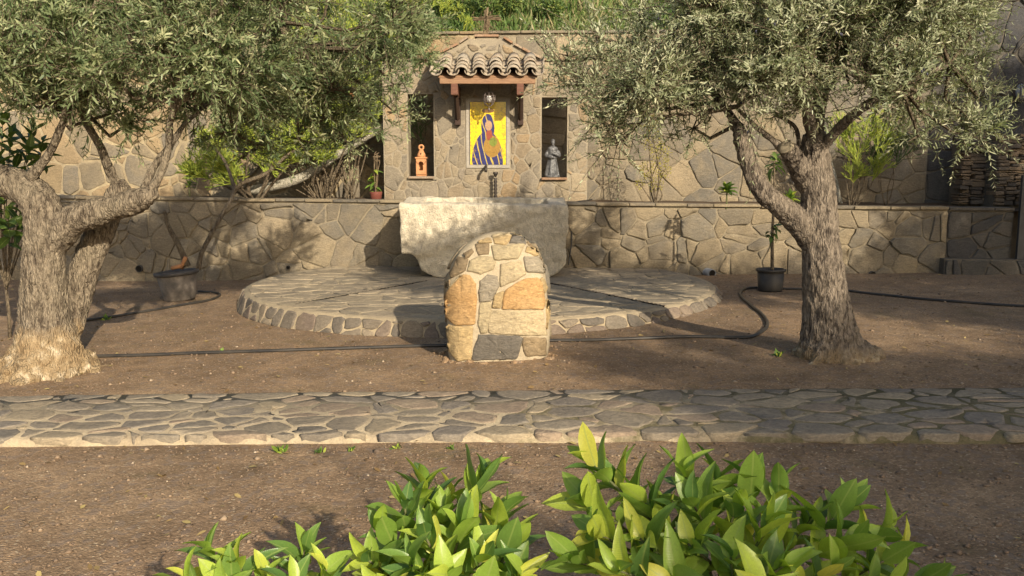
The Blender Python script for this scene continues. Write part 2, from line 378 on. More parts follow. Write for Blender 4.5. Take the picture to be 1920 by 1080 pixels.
def mat_trough():
    k = NT('weathered_marble'); a = k.noise(1.6, 6, .65, None, .6); b = k.noise(9, 6, .7); f = k.noise(60, 4, .7); s = k.noise(4, 5, .7, k.coord((1, 1, .3)))
    c = k.mix(k.ramp(a, [(.35, 0), (.65, 1)]), (.80, .715, .555), (.68, .60, .46))
    c = k.mix(k.math('MULTIPLY', k.ramp(s, [(.5, 0), (.7, 1)]), .55), c, (.36, .31, .24))
    c = k.mix(.7, c, k.ramp(b, [(.32, (.68, .66, .62)), (.62, (1.2, 1.19, 1.16))]), 'MULTIPLY'); c = k.mix(.5, c, k.ramp(f, [(.3, .68), (.7, 1.28)]), 'MULTIPLY')
    k.base(c, .9, .15); k.bump(k.math('ADD', k.math('MULTIPLY', b, 2.0), f), 1., .035); return k.m
M['trough'] = mat_trough()

# ------------------------------------------------------------------ rubble masonry: irregular cells
def clip(poly, nx, ny, c):
    out = []; m = len(poly)
    for i in range(m):
        a, b = poly[i], poly[(i + 1) % m]
        da, db = nx * a[0] + ny * a[1] - c, nx * b[0] + ny * b[1] - c
        if da <= 0: out.append(a)
        if (da < 0 < db) or (db < 0 < da):
            t = da / (da - db); out.append((a[0] + (b[0] - a[0]) * t, a[1] + (b[1] - a[1]) * t))
    return out
def area(p):
    return .5 * sum(p[i][0] * p[(i + 1) % len(p)][1] - p[(i + 1) % len(p)][0] * p[i][1] for i in range(len(p)))
def centroid(p):
    A = area(p)
    if abs(A) < 1e-9: return p[0]
    cx = cy = 0
    for i in range(len(p)):
        x0, y0 = p[i]; x1, y1 = p[(i + 1) % len(p)]; w = x0 * y1 - x1 * y0
        cx += (x0 + x1) * w; cy += (y0 + y1) * w
    return (cx / (6 * A), cy / (6 * A))
def cells(region, n, asp=1., seed=0, relax=2, wvar=.35, split=0.):
    """power diagram of n sites in a convex region; asp stretches stones along the first axis"""
    r = random.Random(seed)
    reg = [(x / asp, y) for x, y in region]
    if area(reg) < 0: reg = reg[::-1]
    xs = [p[0] for p in reg]; ys = [p[1] for p in reg]
    size = math.sqrt(abs(area(reg)) / n)
    def inside(p):
        return all((reg[(i + 1) % len(reg)][0] - a[0]) * (p[1] - a[1]) - (reg[(i + 1) % len(reg)][1] - a[1]) * (p[0] - a[0]) >= 0 for i, a in enumerate(reg))
    S = []; tries = 0; dmin = size * .62
    while len(S) < n and tries < n * 200:
        tries += 1
        p = (r.uniform(min(xs), max(xs)), r.uniform(min(ys), max(ys)))
        if not inside(p): continue
        if all((p[0] - q[0]) ** 2 + (p[1] - q[1]) ** 2 > dmin * dmin for q in S[-400:]): S.append(p)
        elif tries % (n * 8) == 0: dmin *= .9
    W = [r.uniform(-wvar, wvar) * size * size for _ in S]
    for it in range(relax + 1):
        A = np.array(S); out = []
        for i, s in enumerate(S):
            d2 = ((A - A[i]) ** 2).sum(1); nb = np.argsort(d2)[1:26]
            poly = reg
            for j in nb:
                q = S[j]; poly = clip(poly, 2 * (q[0] - s[0]), 2 * (q[1] - s[1]), q[0] ** 2 + q[1] ** 2 - s[0] ** 2 - s[1] ** 2 - W[j] + W[i])
                if len(poly) < 3: break
            out.append(poly)
        if it < relax:
            S = [(.4 * s[0] + .6 * centroid(p)[0], .4 * s[1] + .6 * centroid(p)[1]) if len(p) > 2 else s for s, p in zip(S, out)]
    res = []
    for p in out:
        if len(p) < 3 or area(p) < .10 * size * size: continue
        if split and area(p) > .8 * size * size and r.random() < split:
            c = centroid(p); w = r.choice((r.gauss(0, .35), r.gauss(math.pi / 2, .35), r.uniform(0, 3.14))); nx_, ny_ = math.cos(w), math.sin(w)
            d = nx_ * c[0] + ny_ * c[1] + r.gauss(0, .10) * size
            res += [q for q in (clip(p, nx_, ny_, d), clip(p, -nx_, -ny_, -d)) if len(q) > 2 and area(q) > .05 * size * size]
        else: res.append(p)
    return [[(x * asp, y) for x, y in p] for p in res]
def minus_rect(poly, x0, x1, y0, y1):
    best = None
    if max(p[0] for p in poly) <= x0 or min(p[0] for p in poly) >= x1 or max(p[1] for p in poly) <= y0 or min(p[1] for p in poly) >= y1: return poly
    for h in ((1, 0, x0), (-1, 0, -x1), (0, 1, y0), (0, -1, -y1)):
        q = clip(poly, *h)
        if len(q) > 2 and (best is None or area(q) > area(best)): best = q
    return best
def inset(poly, d):
    q = poly
    for i in range(len(poly)):
        a, b = poly[i], poly[(i + 1) % len(poly)]; ex, ey = b[0] - a[0], b[1] - a[1]; L = math.hypot(ex, ey)
        if L < 1e-6: continue
        nx, ny = ey / L, -ex / L
        q = clip(q, nx, ny, nx * a[0] + ny * a[1] - d)
        if len(q) < 3: return []
    return q
def outline(poly, r, rough=.012, step=.09, rounding=.22):
    """rounded, slightly ragged outline"""
    q = []
    m = len(poly)
    for i in range(m):
        a, b = poly[i], poly[(i + 1) % m]
        k1 = r.uniform(.5, 1.4) * rounding; k2 = r.uniform(.5, 1.4) * rounding
        L = math.hypot(b[0] - a[0], b[1] - a[1])
        k1 = min(k1, .45); k2 = min(k2, .45)
        ns = max(1, int(L * (1 - k1 - k2) / step))
        for j in range(ns + 1):
            t = k1 + (1 - k1 - k2) * j / ns
            q.append((a[0] + (b[0] - a[0]) * t, a[1] + (b[1] - a[1]) * t))
    out = []
    for p in q:
        out.append((p[0] + r.gauss(0, rough), p[1] + r.gauss(0, rough)))
    res = [out[0]]
    for p in out[1:]:
        if math.hypot(p[0] - res[-1][0], p[1] - res[-1][1]) > step * .22: res.append(p)
    return res
def stone(poly, Fm, m, parent, r, name='stone', joint=.02, proud=(.008, .03), embed=.03, rough=.006, step=.09, rounding=.2, bevel=.018, tilt=.25, origin=(0, 0, 0)):
    if area(poly) < 0: poly = poly[::-1]
    p = inset(poly, joint * r.uniform(.35, .75))
    if len(p) < 3 or area(p) < .0006: return None
    o = outline(p, r, rough, step, rounding)
    if len(o) < 3: return None
    c = (sum(q[0] for q in o) / len(o), sum(q[1] for q in o) / len(o))
    h = r.uniform(*proud); sx, sy = r.gauss(0, tilt), r.gauss(0, tilt)
    size = math.sqrt(abs(area(o)))
    def H(q): return max(h * .25, min(h * 2.2, h + h * ((q[0] - c[0]) * sx + (q[1] - c[1]) * sy) / size * 2))
    org = Vector(origin); V = []; n = len(o)
    bv = min(bevel, size * .12)
    def shrink(q, d):
        L = math.hypot(q[0] - c[0], q[1] - c[1]); k = max(.3, 1 - d / max(L, 1e-6)); return (c[0] + (q[0] - c[0]) * k, c[1] + (q[1] - c[1]) * k)
    V += [Fm(q[0], q[1], -embed) for q in o]
    V += [Fm(q[0], q[1], H(q) - bv * .55) for q in o]
    V += [Fm(*shrink(q, bv * .45), H(q) - bv * .12) for q in o]
    inner = [shrink(q, bv * 1.3 + r.uniform(0, bv)) for q in o]
    V += [Fm(*q, H(q) + r.gauss(0, h * .06)) for q in inner]
    V.append(Fm(c[0], c[1], h + r.gauss(0, h * .12)))
    fs = []
    for k in range(3):
        for i in range(n): fs.append((k * n + i, k * n + (i + 1) % n, (k + 1) * n + (i + 1) % n, (k + 1) * n + i))
    for i in range(n): fs.append((3 * n + i, 3 * n + (i + 1) % n, 4 * n))
    me = bpy.data.meshes.new(name); me.from_pydata([tuple(Vector(v) - org) for v in V], [], fs); me.update()
    me.polygons.foreach_set('use_smooth', [True] * len(fs))
    return link_mesh(name, me, m, parent)
def plane_map(P0, du, dn):
    P0, du, dn = Vector(P0), Vector(du).normalized(), Vector(dn).normalized()
    return lambda u, v, h: P0 + du * u + Vector((0, 0, 1)) * v + dn * h

# ================================================================== SETTING
# ground: one sheet to the horizon
def axis(a, b, step, far):
    core = list(np.arange(a, b + 1e-6, step)); lo = [a - d for d in (far, far * .5, far * .2, far * .08, far * .03, 2, .8)]; hi = [b + d for d in (.8, 2, far * .03, far * .08, far * .2, far * .5, far)]
    return lo + core + hi
gx, gy = axis(-9, 9, .16, 300), axis(-2, 14.6, .16, 300)
V = [(x, y, gz(x, y) if abs(x) < 40 and abs(y) < 40 else -.1) for y in gy for x in gx]; nx = len(gx)
Fc = [(j * nx + i, j * nx + i + 1, (j + 1) * nx + i + 1, (j + 1) * nx + i) for j in range(len(gy) - 1) for i in range(nx - 1)]
me = bpy.data.meshes.new('ground'); me.from_pydata(V, [], Fc); me.polygons.foreach_set('use_smooth', [True] * len(Fc)); me.update()
tag(link_mesh('ground', me, M['ground']), 'brown gravel and bare soil of the garden floor', 'ground', kind='structure')

# path
TOP = .062
npts = [gnd(x, y) for x, y in ((0, 838), (480, 835), (960, 829), (1440, 829), (1919, 833))]
fpts = [gnd(x, y, TOP) for x, y in ((0, 741), (480, 735), (960, 732), (1440, 728), (1919, 726))]
cn = np.polyfit([p.x for p in npts], [p.y for p in npts], 2); cf = np.polyfit([p.x for p in fpts], [p.y for p in fpts], 2)
def ev(c, x):
    xc = max(-4.2, min(4.2, x)); return float(np.polyval(c, xc) + (2 * c[0] * xc + c[1]) * (x - xc))
path = empty('path', (0, 6, 0)); tag(path, kind='structure', label='low path of grey crazy paving set in mortar')
PO = Vector((0, 6, 0))
mb = MB(PO); xs = np.arange(-5.7, 5.71, .1); rows = []
for x in xs:
    a, b = ev(cn, x) + .012 * noise.noise(Vector((x * 3, 1, 0))), ev(cf, x) + .02 * noise.noise(Vector((x * 2, 7, 0)))
    z = .02 * max(-6, min(6, x))
    e_ = .035 * max(0, noise.noise(Vector((x * 4.1, 3, 2)))) + .012 * noise.noise(Vector((x * 13, 5, 2)))
    rows.append([(x, a - .02 + e_, z - .12), (x, a + .0 + e_ + .012 * noise.noise(Vector((x * 17, 1, 8))), z + .01), (x, a + .012 + e_, z + TOP - .03), (x, a + .045 + e_, z + TOP - .012), (x, (a + b) / 2, z + TOP - .006), (x, b, z + TOP - .01), (x, b + .02, z - .1)])
mb.add([p for r_ in rows for p in r_], [(i * 7 + k, (i + 1) * 7 + k, (i + 1) * 7 + k + 1, i * 7 + k + 1) for i in range(len(rows) - 1) for k in range(6)])
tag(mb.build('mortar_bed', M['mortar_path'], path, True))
Wd = ev(cf, 0) - ev(cn, 0)
def path_map(u, v, h):
    a, b = ev(cn, u), ev(cf, u); return Vector((u, a + (b - a) * v / Wd, .02 * max(-6, min(6, u)) + TOP - .008 + h))
rs = random.Random(21)
for p in cells([(-5.6, -.01), (5.6, -.01), (5.6, Wd), (-5.6, Wd)], 285, 1.3, 5, 0, .45, .08):
    stone(p, path_map, M['path'], path, rs, joint=.026, proud=(.002, .007), rough=.009, step=.07, rounding=.21, bevel=.012, embed=.045, origin=PO)

# round platform in front of the trough
DC = Vector((-.40, 11.95, 0)); DR = 3.03; DT = .15
WY = lambda x: 13.68 - .07 * x          # front face of the terrace wall
disc = empty('round_platform', DC, 'low round paved platform with battered stone rim in front of the trough', 'platform')
def gzd(x, y): return gz(x, y)
n = 96; vs = []; fs = []
for k in range(n):
    w = 2 * math.pi * k / n; c, s = math.cos(w), math.sin(w)
    for rr, z in ((DR + .16, -.25), (DR + .085, None), (DR, DT - .012), (DR - .08, DT - .004), (0, DT - .004)):
        x, y = DC.x + c * rr, DC.y + s * rr
        y = min(y, WY(x) + .1)
        vs.append((x, y, (gz(x, y) * .3 if z is None else z)))
for k in range(n):
    for j in range(4): fs.append((k * 5 + j, ((k + 1) % n) * 5 + j, ((k + 1) % n) * 5 + j + 1, k * 5 + j + 1))
mb = MB(DC); mb.add(vs, fs); mb.build('mortar_bed', M['mortar_disc'], disc, True)
reg = [(DC.x + (DR - .05) * math.cos(2 * math.pi * k / 48), DC.y + (DR - .05) * math.sin(2 * math.pi * k / 48)) for k in range(48)]
reg = clip(reg, .07, 1, 13.68 - .03)
rs = random.Random(3)
top_map = lambda u, v, h: Vector((u, v, DT - .004 + h))
for p in cells(reg, 225, 1.25, 8, 0, .5, .35):
    stone(p, top_map, M['disc'], disc, rs, name='paving_stone', joint=.022, proud=(.003, .009), rough=.008, step=.08, rounding=.25, bevel=.01, origin=DC)
def rim_map(u, v, h):       # u along the rim (m), v 0 bottom .. 1 top
    w = u / DR; zb = gz(DC.x + DR * math.cos(w), DC.y + DR * math.sin(w)) - .02
    rr = DR + .10 * (1 - v) + .004 + h; z = zb + (DT - .008 - zb) * v
    return Vector((DC.x + rr * math.cos(w), DC.y + rr * math.sin(w), z))
rs = random.Random(4)
for p in cells([(math.pi * .93 * DR, 0.04), (2.07 * math.pi * DR, .04), (2.07 * math.pi * DR, .97), (math.pi * .93 * DR, .97)], 74, .24, 9, 2, .3):
    def rm(u, v, h): return rim_map(u, v, h)
    # scale v to metres for the outline, map back
    q = [(a, b * .24) for a, b in p]
    stone(q, lambda u, v, h: rim_map(u, v / .24, h), M['kerb'], disc, rs, name='rim_stone', joint=.018, proud=(.006, .018), rough=.005, step=.05, rounding=.22, bevel=.012, origin=DC)
# two drain grooves with a slotted cover radiating from the trough
for a, b in ((at(556, 568, 9.98), at(800, 520, 12.0)), (at(1245, 573, 9.8), at(1010, 524, 12.0))):
    a.z = b.z = DT
    d = (b - a); L = d.length; d.normalize(); sd_ = Vector((-d.y, d.x, 0))
    g = MB(DC); g.tube([a + Vector((0, 0, .001)), b + Vector((0, 0, .001))], .008, 6); g.build('drain_groove', M['dark'], disc)
    g = MB(DC); k = 0
    while k * .07 < L:
        g.box(a + d * (k * .07) + Vector((0, 0, .012)), (.03, .022, .006), Matrix.Rotation(math.atan2(d.y, d.x), 3, 'Z')); k += 1
    g.build('drain_cover', M['path'], disc)

# hillside above the back wall
BY = lambda x: 15.25 - .07 * x
hx = np.linspace(-40, 40, 81); hy = [0, .6, 1.4, 2.4, 4, 6, 9, 13, 18, 25, 34]
V = [(x, BY(max(-14, min(14, x))) + .32 + d, 3.78 + d * .52 + .35 * noise.noise(Vector((x * .35, d * .4, 3))) * min(1, d)) for d in hy for x in hx]; nx = len(hx)
Fc = [(j * nx + i, j * nx + i + 1, (j + 1) * nx + i + 1, (j + 1) * nx + i) for j in range(len(hy) - 1) for i in range(nx - 1)]
me = bpy.data.meshes.new('hillside'); me.from_pydata(V, [], Fc); me.polygons.foreach_set('use_smooth', [True] * len(Fc)); me.update()
tag(link_mesh('hillside', me, M['hill']), 'green slope rising above the back wall', 'hillside', kind='structure')
def hill_z(x, d): return 3.78 + d * .52 + .35 * noise.noise(Vector((x * .35, d * .4, 3))) * min(1, d)
# planting bed behind the terrace wall
V = []
for x in np.linspace(-12, 9, 60):
    for t in np.linspace(0, 1, 8):
        y = WY(x) + .25 + (BY(x) + .1 - WY(x) - .25) * t; V.append((x, y, 1.105 - .008 * (x + 5) * .9 + .04 * noise.noise(Vector((x * 2, y * 2, 9))) + .05 * t))
Fc = [(i * 8 + k, (i + 1) * 8 + k, (i + 1) * 8 + k + 1, i * 8 + k + 1) for i in range(59) for k in range(7)]
me = bpy.data.meshes.new('planting_bed'); me.from_pydata(V, [], Fc); me.polygons.foreach_set('use_smooth', [True] * len(Fc)); me.update()
tag(link_mesh('planting_bed', me, M['soil']), 'dark soil bed between terrace wall and back wall', 'soil', kind='structure')

# ================================================================== WALLS
def top_z(x): return 1.135 - .0095 * x
def masonry(name, label, P0, P1, zb, zt0, zt1, thick, nst, m_stone, m_mortar, seed, asp=1.1, joint=.03, holes=(), proud=(.008, .03), extra=(), cap=True, wvar=.5, relax=0, embed=.05, split=.45, rounding=.08):
    P0, P1 = Vector(P0), Vector(P1); du = (P1 - P0); du.z = 0; L = du.length; du.normalize(); dn = Vector((du.y, -du.x, 0))
    if dn.y > 0: dn = -dn
    root = empty(name, (P0 + P1) / 2, label, 'wall'); org = (P0 + P1) / 2
    mb = MB(org); k = -dn * thick
    a0, a1 = Vector((P0.x, P0.y, zb)), Vector((P1.x, P1.y, zb)); t0, t1 = Vector((P0.x, P0.y, zt0)), Vector((P1.x, P1.y, zt1))
    mb.add([a0, a1, a1 + k, a0 + k, t0, t1, t1 + k, t0 + k], [(3, 2, 1, 0), (4, 5, 6, 7), (0, 1, 5, 4), (1, 2, 6, 5), (2, 3, 7, 6), (3, 0, 4, 7)])
    mb.build('mortar_core', m_mortar, root)
    Fm = plane_map((P0.x, P0.y, 0), du, dn); r = random.Random(seed); capz = .055 if cap else 0
    reg = [(0, zb), (L, zb), (L, zt1 - capz), (0, zt0 - capz)]
    for p in cells(reg, int(nst / (1 + split * .75)), asp, seed, relax, wvar, split):
        for h in holes:
            p = minus_rect(p, *h) if p else p
        if p: stone(p, Fm, m_stone, root, r, joint=joint, proud=proud, embed=embed, rough=.006, step=.085, rounding=rounding, bevel=.014, origin=org)
    if cap:     # thin coping slabs
        u = 0
        while u < L:
            w = r.uniform(.35, .75); w = min(w, L - u)
            if w > .08:
                z = zt0 + (zt1 - zt0) * (u + w / 2) / L
                b = MB(org); c = P0 + du * (u + w / 2) - dn * (thick / 2 - .025); c.z = z - .016 + r.uniform(-.004, .006)
                b.box(c, (w - .012, thick + .05 + r.uniform(-.012, .012), .042), Matrix.Rotation(math.atan2(du.y, du.x) + r.gauss(0, .006), 3, 'Z')); b.build('coping_slab', m_stone, root, False, .008)
            u += w
    return root, Fm, org
front, FF, FO = masonry('terrace_wall', 'low terrace wall of tan rubble stone behind the leaning grey pot', (-9.5, WY(-9.5), 0), (-.402, WY(-.402), 0), -.2, top_z(-9.5), top_z(-.402), .28, 172, M['wall'], M['mortar'], 14, 1.1, .016, proud=(.006, .036), split=.35)
front2, _, _ = masonry('terrace_wall', 'low terrace wall of tan rubble stone behind the black pot and the upright olive', (-.40, WY(-.40), 0), (6.35, WY(6.35), 0), -.2, top_z(-.4), top_z(6.35), .28, 128, M['wall'], M['mortar'], 17, 1.1, .016, proud=(.006, .036), split=.35)
wend, _, _ = masonry('terrace_wall', 'end section of terrace wall, shade painted dark grey, beside the metal gate', (6.352, WY(6.352) - .004, 0), (7.27, WY(7.27) - .004, 0), -.2, top_z(6.35) - .004, top_z(7.27) - .004, .28, 22, M['shadewall'], M['mortar_shade'], 15, 1.1, .02)
ledge, _, _ = masonry('stone_ledge', 'low stone ledge with shade painted dark, at the foot of the terrace wall', (6.25, WY(6.25) - .2, 0), (8.2, WY(8.2) - .2, 0), -.2, .34, .33, .192, 11, M['shadewall'], M['mortar_shade'], 16, .8, .025, cap=False)
back, FB, BO = masonry('back_wall', 'tall back wall of tan stone with pale mortar below the hillside', (-10.5, BY(-10.5), 0), (-.402, BY(-.402), 0), .9, 3.86, 3.85, .4, 285, M['backwall'], M['mortar_back'], 31, 1.1, .034, proud=(.006, .026), rounding=.12, split=.3)
back3, _, _ = masonry('back_wall', 'weathered grey-tan stretch of back wall behind the upright olive', (-.40, BY(-.4), 0), (6.7, BY(6.7), 0), .9, 3.85, 3.84, .4, 165, M['wall'], M['mortar'], 33, 1.1, .018, proud=(.006, .03))
back2, _, _ = masonry('back_wall', 'stretch of back wall with shade painted dark grey, carrying the bulkhead lamp', (6.702, BY(6.702), 0), (10.5, BY(10.5), 0), .0, 4.4, 4.4, .4, 86, M['shadewall'], M['mortar_shade'], 32, 1.15, .022)

# drystone pier of thin slabs at the right end
pier = empty('drystone_pier', (7.1, 13.75, 1.06), 'dry-laid pier of thin stacked slabs at the end of the terrace wall', 'pier')
core = MB((7.1, 13.75, 1.06)); core.box((7.5, 13.98, 1.08), (.44, .4, 2.1)); core.box((7.12, 14.32, 1.08), (.36, .3, 2.1)); core.build('mortar_core', M['mortar_shade'], pier)
rs = random.Random(9)
for X0, X1, YF, mm in ((7.27, 7.74, 13.86, 'piersl'), (6.93, 7.3, 14.2, 'piersl')):
    x = X0
    while x < X1 - .03:
        cw = min(rs.uniform(.13, .2), X1 - x)
        z = 1.08
        while z < 2.12:
            h = rs.uniform(.028, .085); w = cw * rs.uniform(.75, 1.25); b = MB((7.1, 13.75, 1.06))
            b.box((x + cw / 2 + rs.gauss(0, .015), YF + rs.uniform(-.03, .025), z + h / 2), (w, .3, h - rs.uniform(.004, .016)), Matrix.Rotation(rs.gauss(0, .06), 3, 'Z') @ Matrix.Rotation(rs.gauss(0, .05), 3, 'Y')); b.build('slab', M[mm], pier, False, .010); z += h
        x += cw
# steel gate
gate = empty('metal_gate', (8.0, 13.35, .1), 'plain dark steel gate beside the drystone pier', 'gate')
g = MB((8.0, 13.35, .1)); g.box((7.72, 13.08, .85), (.74, .02, 1.3)); g.build('panel', M['steel'], gate)
g = MB((8.0, 13.35, .1))
for x in (7.33, 8.11): g.box((x, 13.08, .82), (.05, .05, 1.44))
for zz in (.18, .85, 1.5): g.box((7.72, 13.076, zz), (.732, .044, .05))
g.build('gate_frame', M['steel'], gate)
g = MB((8.0, 13.35, .1)); g.box((7.44, 13.05, .95), (.02, .05, .12)); g.build('handle', M['lampiron'], gate)
# bulkhead lamp
c = at(1914, 172, BY(8.2) - .08); lamp = empty('bulkhead_lamp', c, 'round caged bulkhead lamp on the dark back wall', 'lamp')
g = MB(c); g.ball(c, (.085, .06, .13), 12, 8); g.build('glass', M['pipe'], lamp, True)
g = MB(c); g.tube([c + Vector((.1 * math.cos(w), .02, .15 * math.sin(w))) for w in np.linspace(0, 6.283, 17)], .016, 6)
for xx in (-.04, 0, .04): g.tube([c + Vector((xx, -.02 - .05 * math.cos(t), .14 * math.sin(t))) for t in np.linspace(-1.5, 1.5, 9)], .006, 5)
g.build('cage', M['iron'], lamp)
# drain pipes through the wall
def drain(px, py, rr, out, m, label, ang=0.):
    x = (px - 960) / F_PX * 13.7; y = WY(x); p = at(px, py, y)
    root = empty('drain_pipe', p, label, 'pipe'); n = 14; a = MB(p); d = Vector((math.sin(ang), -1, -.05)).normalized()
    u = d.cross(Vector((0, 0, 1))).normalized(); w = u.cross(d); vs = []; fs = []
    for q, r_ in ((-.1, rr), (out, rr), (out, rr * .84), (-.08, rr * .84)):
        for k in range(n): vs.append(p + d * q + (u * math.cos(6.2832 * k / n) + w * math.sin(6.2832 * k / n)) * r_)
    for j in range(3):
        for k in range(n): fs.append((j * n + k, j * n + (k + 1) % n, (j + 1) * n + (k + 1) % n, (j + 1) * n + k))
    a.add(vs, fs); a.build('pipe_wall', m, root, True)
    b = MB(p); b.tube([p + d * (out - .012), p + d * (out - .05)], rr * .835, n); b.build('bore', M['dark'], root)
drain(263, 503, .055, .06, M['potblack'], 'black drain pipe end low in the wall behind the leaning pot')
drain(1325, 510, .066, .16, M['pipe'], 'grey plastic drain pipe stub sticking out beside the platform', .35)
drain(1634, 514, .05, .055, M['potblack'], 'black drain pipe end low in the wall right of the olive trunk')
drain(541, 501, .028, .05, M['potblack'], 'small black drain pipe end at the back of the platform')

# ================================================================== SHRINE
SY, SX0, SX1, SZ0, SZ1 = 14.25, -1.995, 1.175, 1.05, 3.27
SO_ = Vector((-.41, SY, SZ0))
shr = empty('wall_shrine', SO_, 'stone wall shrine with curved gable, two tall niches and tiled canopy', 'shrine')
N1 = (-1.61, -1.215, 1.49, 2.77); N2 = (.46, .855, 1.47, 2.72); PANEL = (-.66, -.084, 1.69, 2.65)
TH = .38
mb = MB(SO_)
def slab(x0, x1, z0, z1): mb.box(((x0 + x1) / 2, SY + TH / 2, (z0 + z1) / 2), (x1 - x0, TH, z1 - z0))
slab(SX0, N1[0], SZ0, SZ1); slab(N1[1], N2[0], SZ0, SZ1); slab(N2[1], SX1, SZ0, SZ1)
for N in (N1, N2): slab(N[0], N[1], SZ0, N[2]); slab(N[0], N[1], N[3], SZ1)
GX0, GX1, GT0, GT1, GZ = -1.30, .48, -.66, -.14, 3.60
gab = [(GX0, SZ1), (GX1, SZ1), (GX1 - .18, SZ1 + .09), (GT1 + .16, GZ - .10), (GT1, GZ), (GT0, GZ), (GT0 - .16, GZ - .10), (GX0 + .18, SZ1 + .09)]
vs = [(x, SY, z) for x, z in gab] + [(x, SY + TH, z) for x, z in gab]; m_ = len(gab)
mb.add(vs, [tuple(range(m_)), tuple(range(2 * m_ - 1, m_ - 1, -1))] + [(i, i + m_, (i + 1) % m_ + m_, (i + 1) % m_) for i in range(m_)])
mb.build('mortar_core', M['mortar_sh'], shr)
SF = lambda u, v, h: Vector((u, SY - h, v))
rs = random.Random(77)
PM = (PANEL[0] - .05, PANEL[1] + .05, PANEL[2] - .06, PANEL[3] + .05)
for p in cells([(SX0 + .005, SZ0), (SX1 - .005, SZ0), (SX1 - .005, SZ1 - .02), (SX0 + .005, SZ1 - .02)], 185, .85, 41, 0, .5, .3):
    for h in (N1, N2, PM): p = minus_rect(p, h[0] - .012, h[1] + .012, h[2] - .012, h[3] + .012) if p else p
    if p: stone(p, SF, M['shrine'], shr, rs, joint=.014, proud=(.002, .012), rough=.006, step=.07, rounding=.12, bevel=.011, embed=.02, origin=SO_)
for p in cells([(GX0 + .18, SZ1 + .012), (GX1 - .18, SZ1 + .012), (GT1 + .02, GZ - .07), (GT0 - .02, GZ - .07)], 17, 1.15, 42, 1, .3):
    stone(p, SF, M['shrine'], shr, rs, joint=.03, proud=(.008, .022), rough=.006, step=.07, rounding=.22, bevel=.018, embed=.02, origin=SO_)
# brick copings on the gable
def bricks(x0, z0, x1, z1, n):
    for i in range(n):
        a, b = (i + .03) / n, (i + .97) / n
        p, q = Vector((x0 + (x1 - x0) * a, SY + TH / 2 - .02, z0 + (z1 - z0) * a)), Vector((x0 + (x1 - x0) * b, SY + TH / 2 - .02, z0 + (z1 - z0) * b))
        d = q - p; b_ = MB(SO_); b_.box((p + q) / 2 + Vector((0, 0, .02)), (d.length, TH + .07 + rs.uniform(-.015, .015), .034), Matrix.Rotation(-math.atan2(d.z, d.x) + rs.gauss(0, .02), 3, 'Y')); b_.build('brick', M['brick'], shr, False, .006)
bricks(SX0 - .01, SZ1 + .003, GX0 + .02, SZ1 + .003, 3); bricks(GX1 - .02, SZ1 + .003, SX1 + .01, SZ1 + .003, 3)
bricks(GX0 + .03, SZ1 + .02, GX0 + .19, SZ1 + .09, 1); bricks(GX0 + .2, SZ1 + .1, GT0 - .17, GZ - .10, 2); bricks(GT0 - .15, GZ - .085, GT0 - .01, GZ, 1)
bricks(GX1 - .03, SZ1 + .02, GX1 - .19, SZ1 + .09, 1); bricks(GX1 - .2, SZ1 + .1, GT1 + .17, GZ - .10, 2); bricks(GT1 + .15, GZ - .085, GT1 + .01, GZ, 1)
b_ = MB(SO_); b_.box((-.39, SY + .1, GZ + .045), (.37, .24, .035)); b_.build('brick', M['brick'], shr, False, .006)
b_ = MB(SO_); b_.box((-.39, SY + .12, GZ + .014), (.3, .2, .028)); b_.build('mortar_pad', M['mortar_sh'], shr)
# niche sills
for N in (N1, N2):
    b_ = MB(SO_); b_.box(((N[0] + N[1]) / 2, SY + .10, N[2] + .004), (N[1] - N[0] + .005, .34, .035)); b_.build('sill', M['brick'], shr, False, .006)
# tiled canopy: rafters, fascia beam, brackets, channel and cover tiles
CX0, CX1, EY, EZ, RZ = -1.11, .39, 13.50, 2.985, 3.27      # eave line in front, ridge against the wall
slope = math.atan2(RZ - EZ, SY - EY)
can = MB(SO_)
b_ = MB(SO_); b_.box((-.36, EY + .10, EZ - .078), (1.40, .09, .085)); b_.build('beam', M['beam'], shr, False, .008)
vs = []
dk = MB(SO_)
y0, y1 = EY + .06, SY; z0, z1 = EZ - .034, RZ - .036
dk.add([(CX0 + .02, y0, z0), (CX1 - .02, y0, z0), (CX1 - .02, y1, z1), (CX0 + .02, y1, z1), (CX0 + .02, y0, z0 + .022), (CX1 - .02, y0, z0 + .022), (CX1 - .02, y1, z1 + .022), (CX0 + .02, y1, z1 + .022)], [(3, 2, 1, 0), (4, 5, 6, 7), (0, 1, 5, 4), (1, 2, 6, 5), (2, 3, 7, 6), (3, 0, 4, 7)])
deck = dk.build('canopy_deck', M['beam'], shr)
for x in (-.845, .12):
    b_ = MB(SO_); b_.box((x, (EY + .03 + SY) / 2, EZ - .20), (.10, SY - EY - .03, .16)); brk = b_.build('bracket', M['redwood'], shr, False, .008)
    b_ = MB(SO_); b_.box((x + .012, SY - .06, EZ - .485), (.085, .11, .41)); b_.build('bracket_post', M['shadewood'], brk, False, .006)
    b_ = MB(SO_); b_.tube([(x + .012, SY - .1, EZ - .60), (x + .012, EY + .3, EZ - .29)], .036, 4); b_.build('bracket_strut', M['shadewood'], brk)
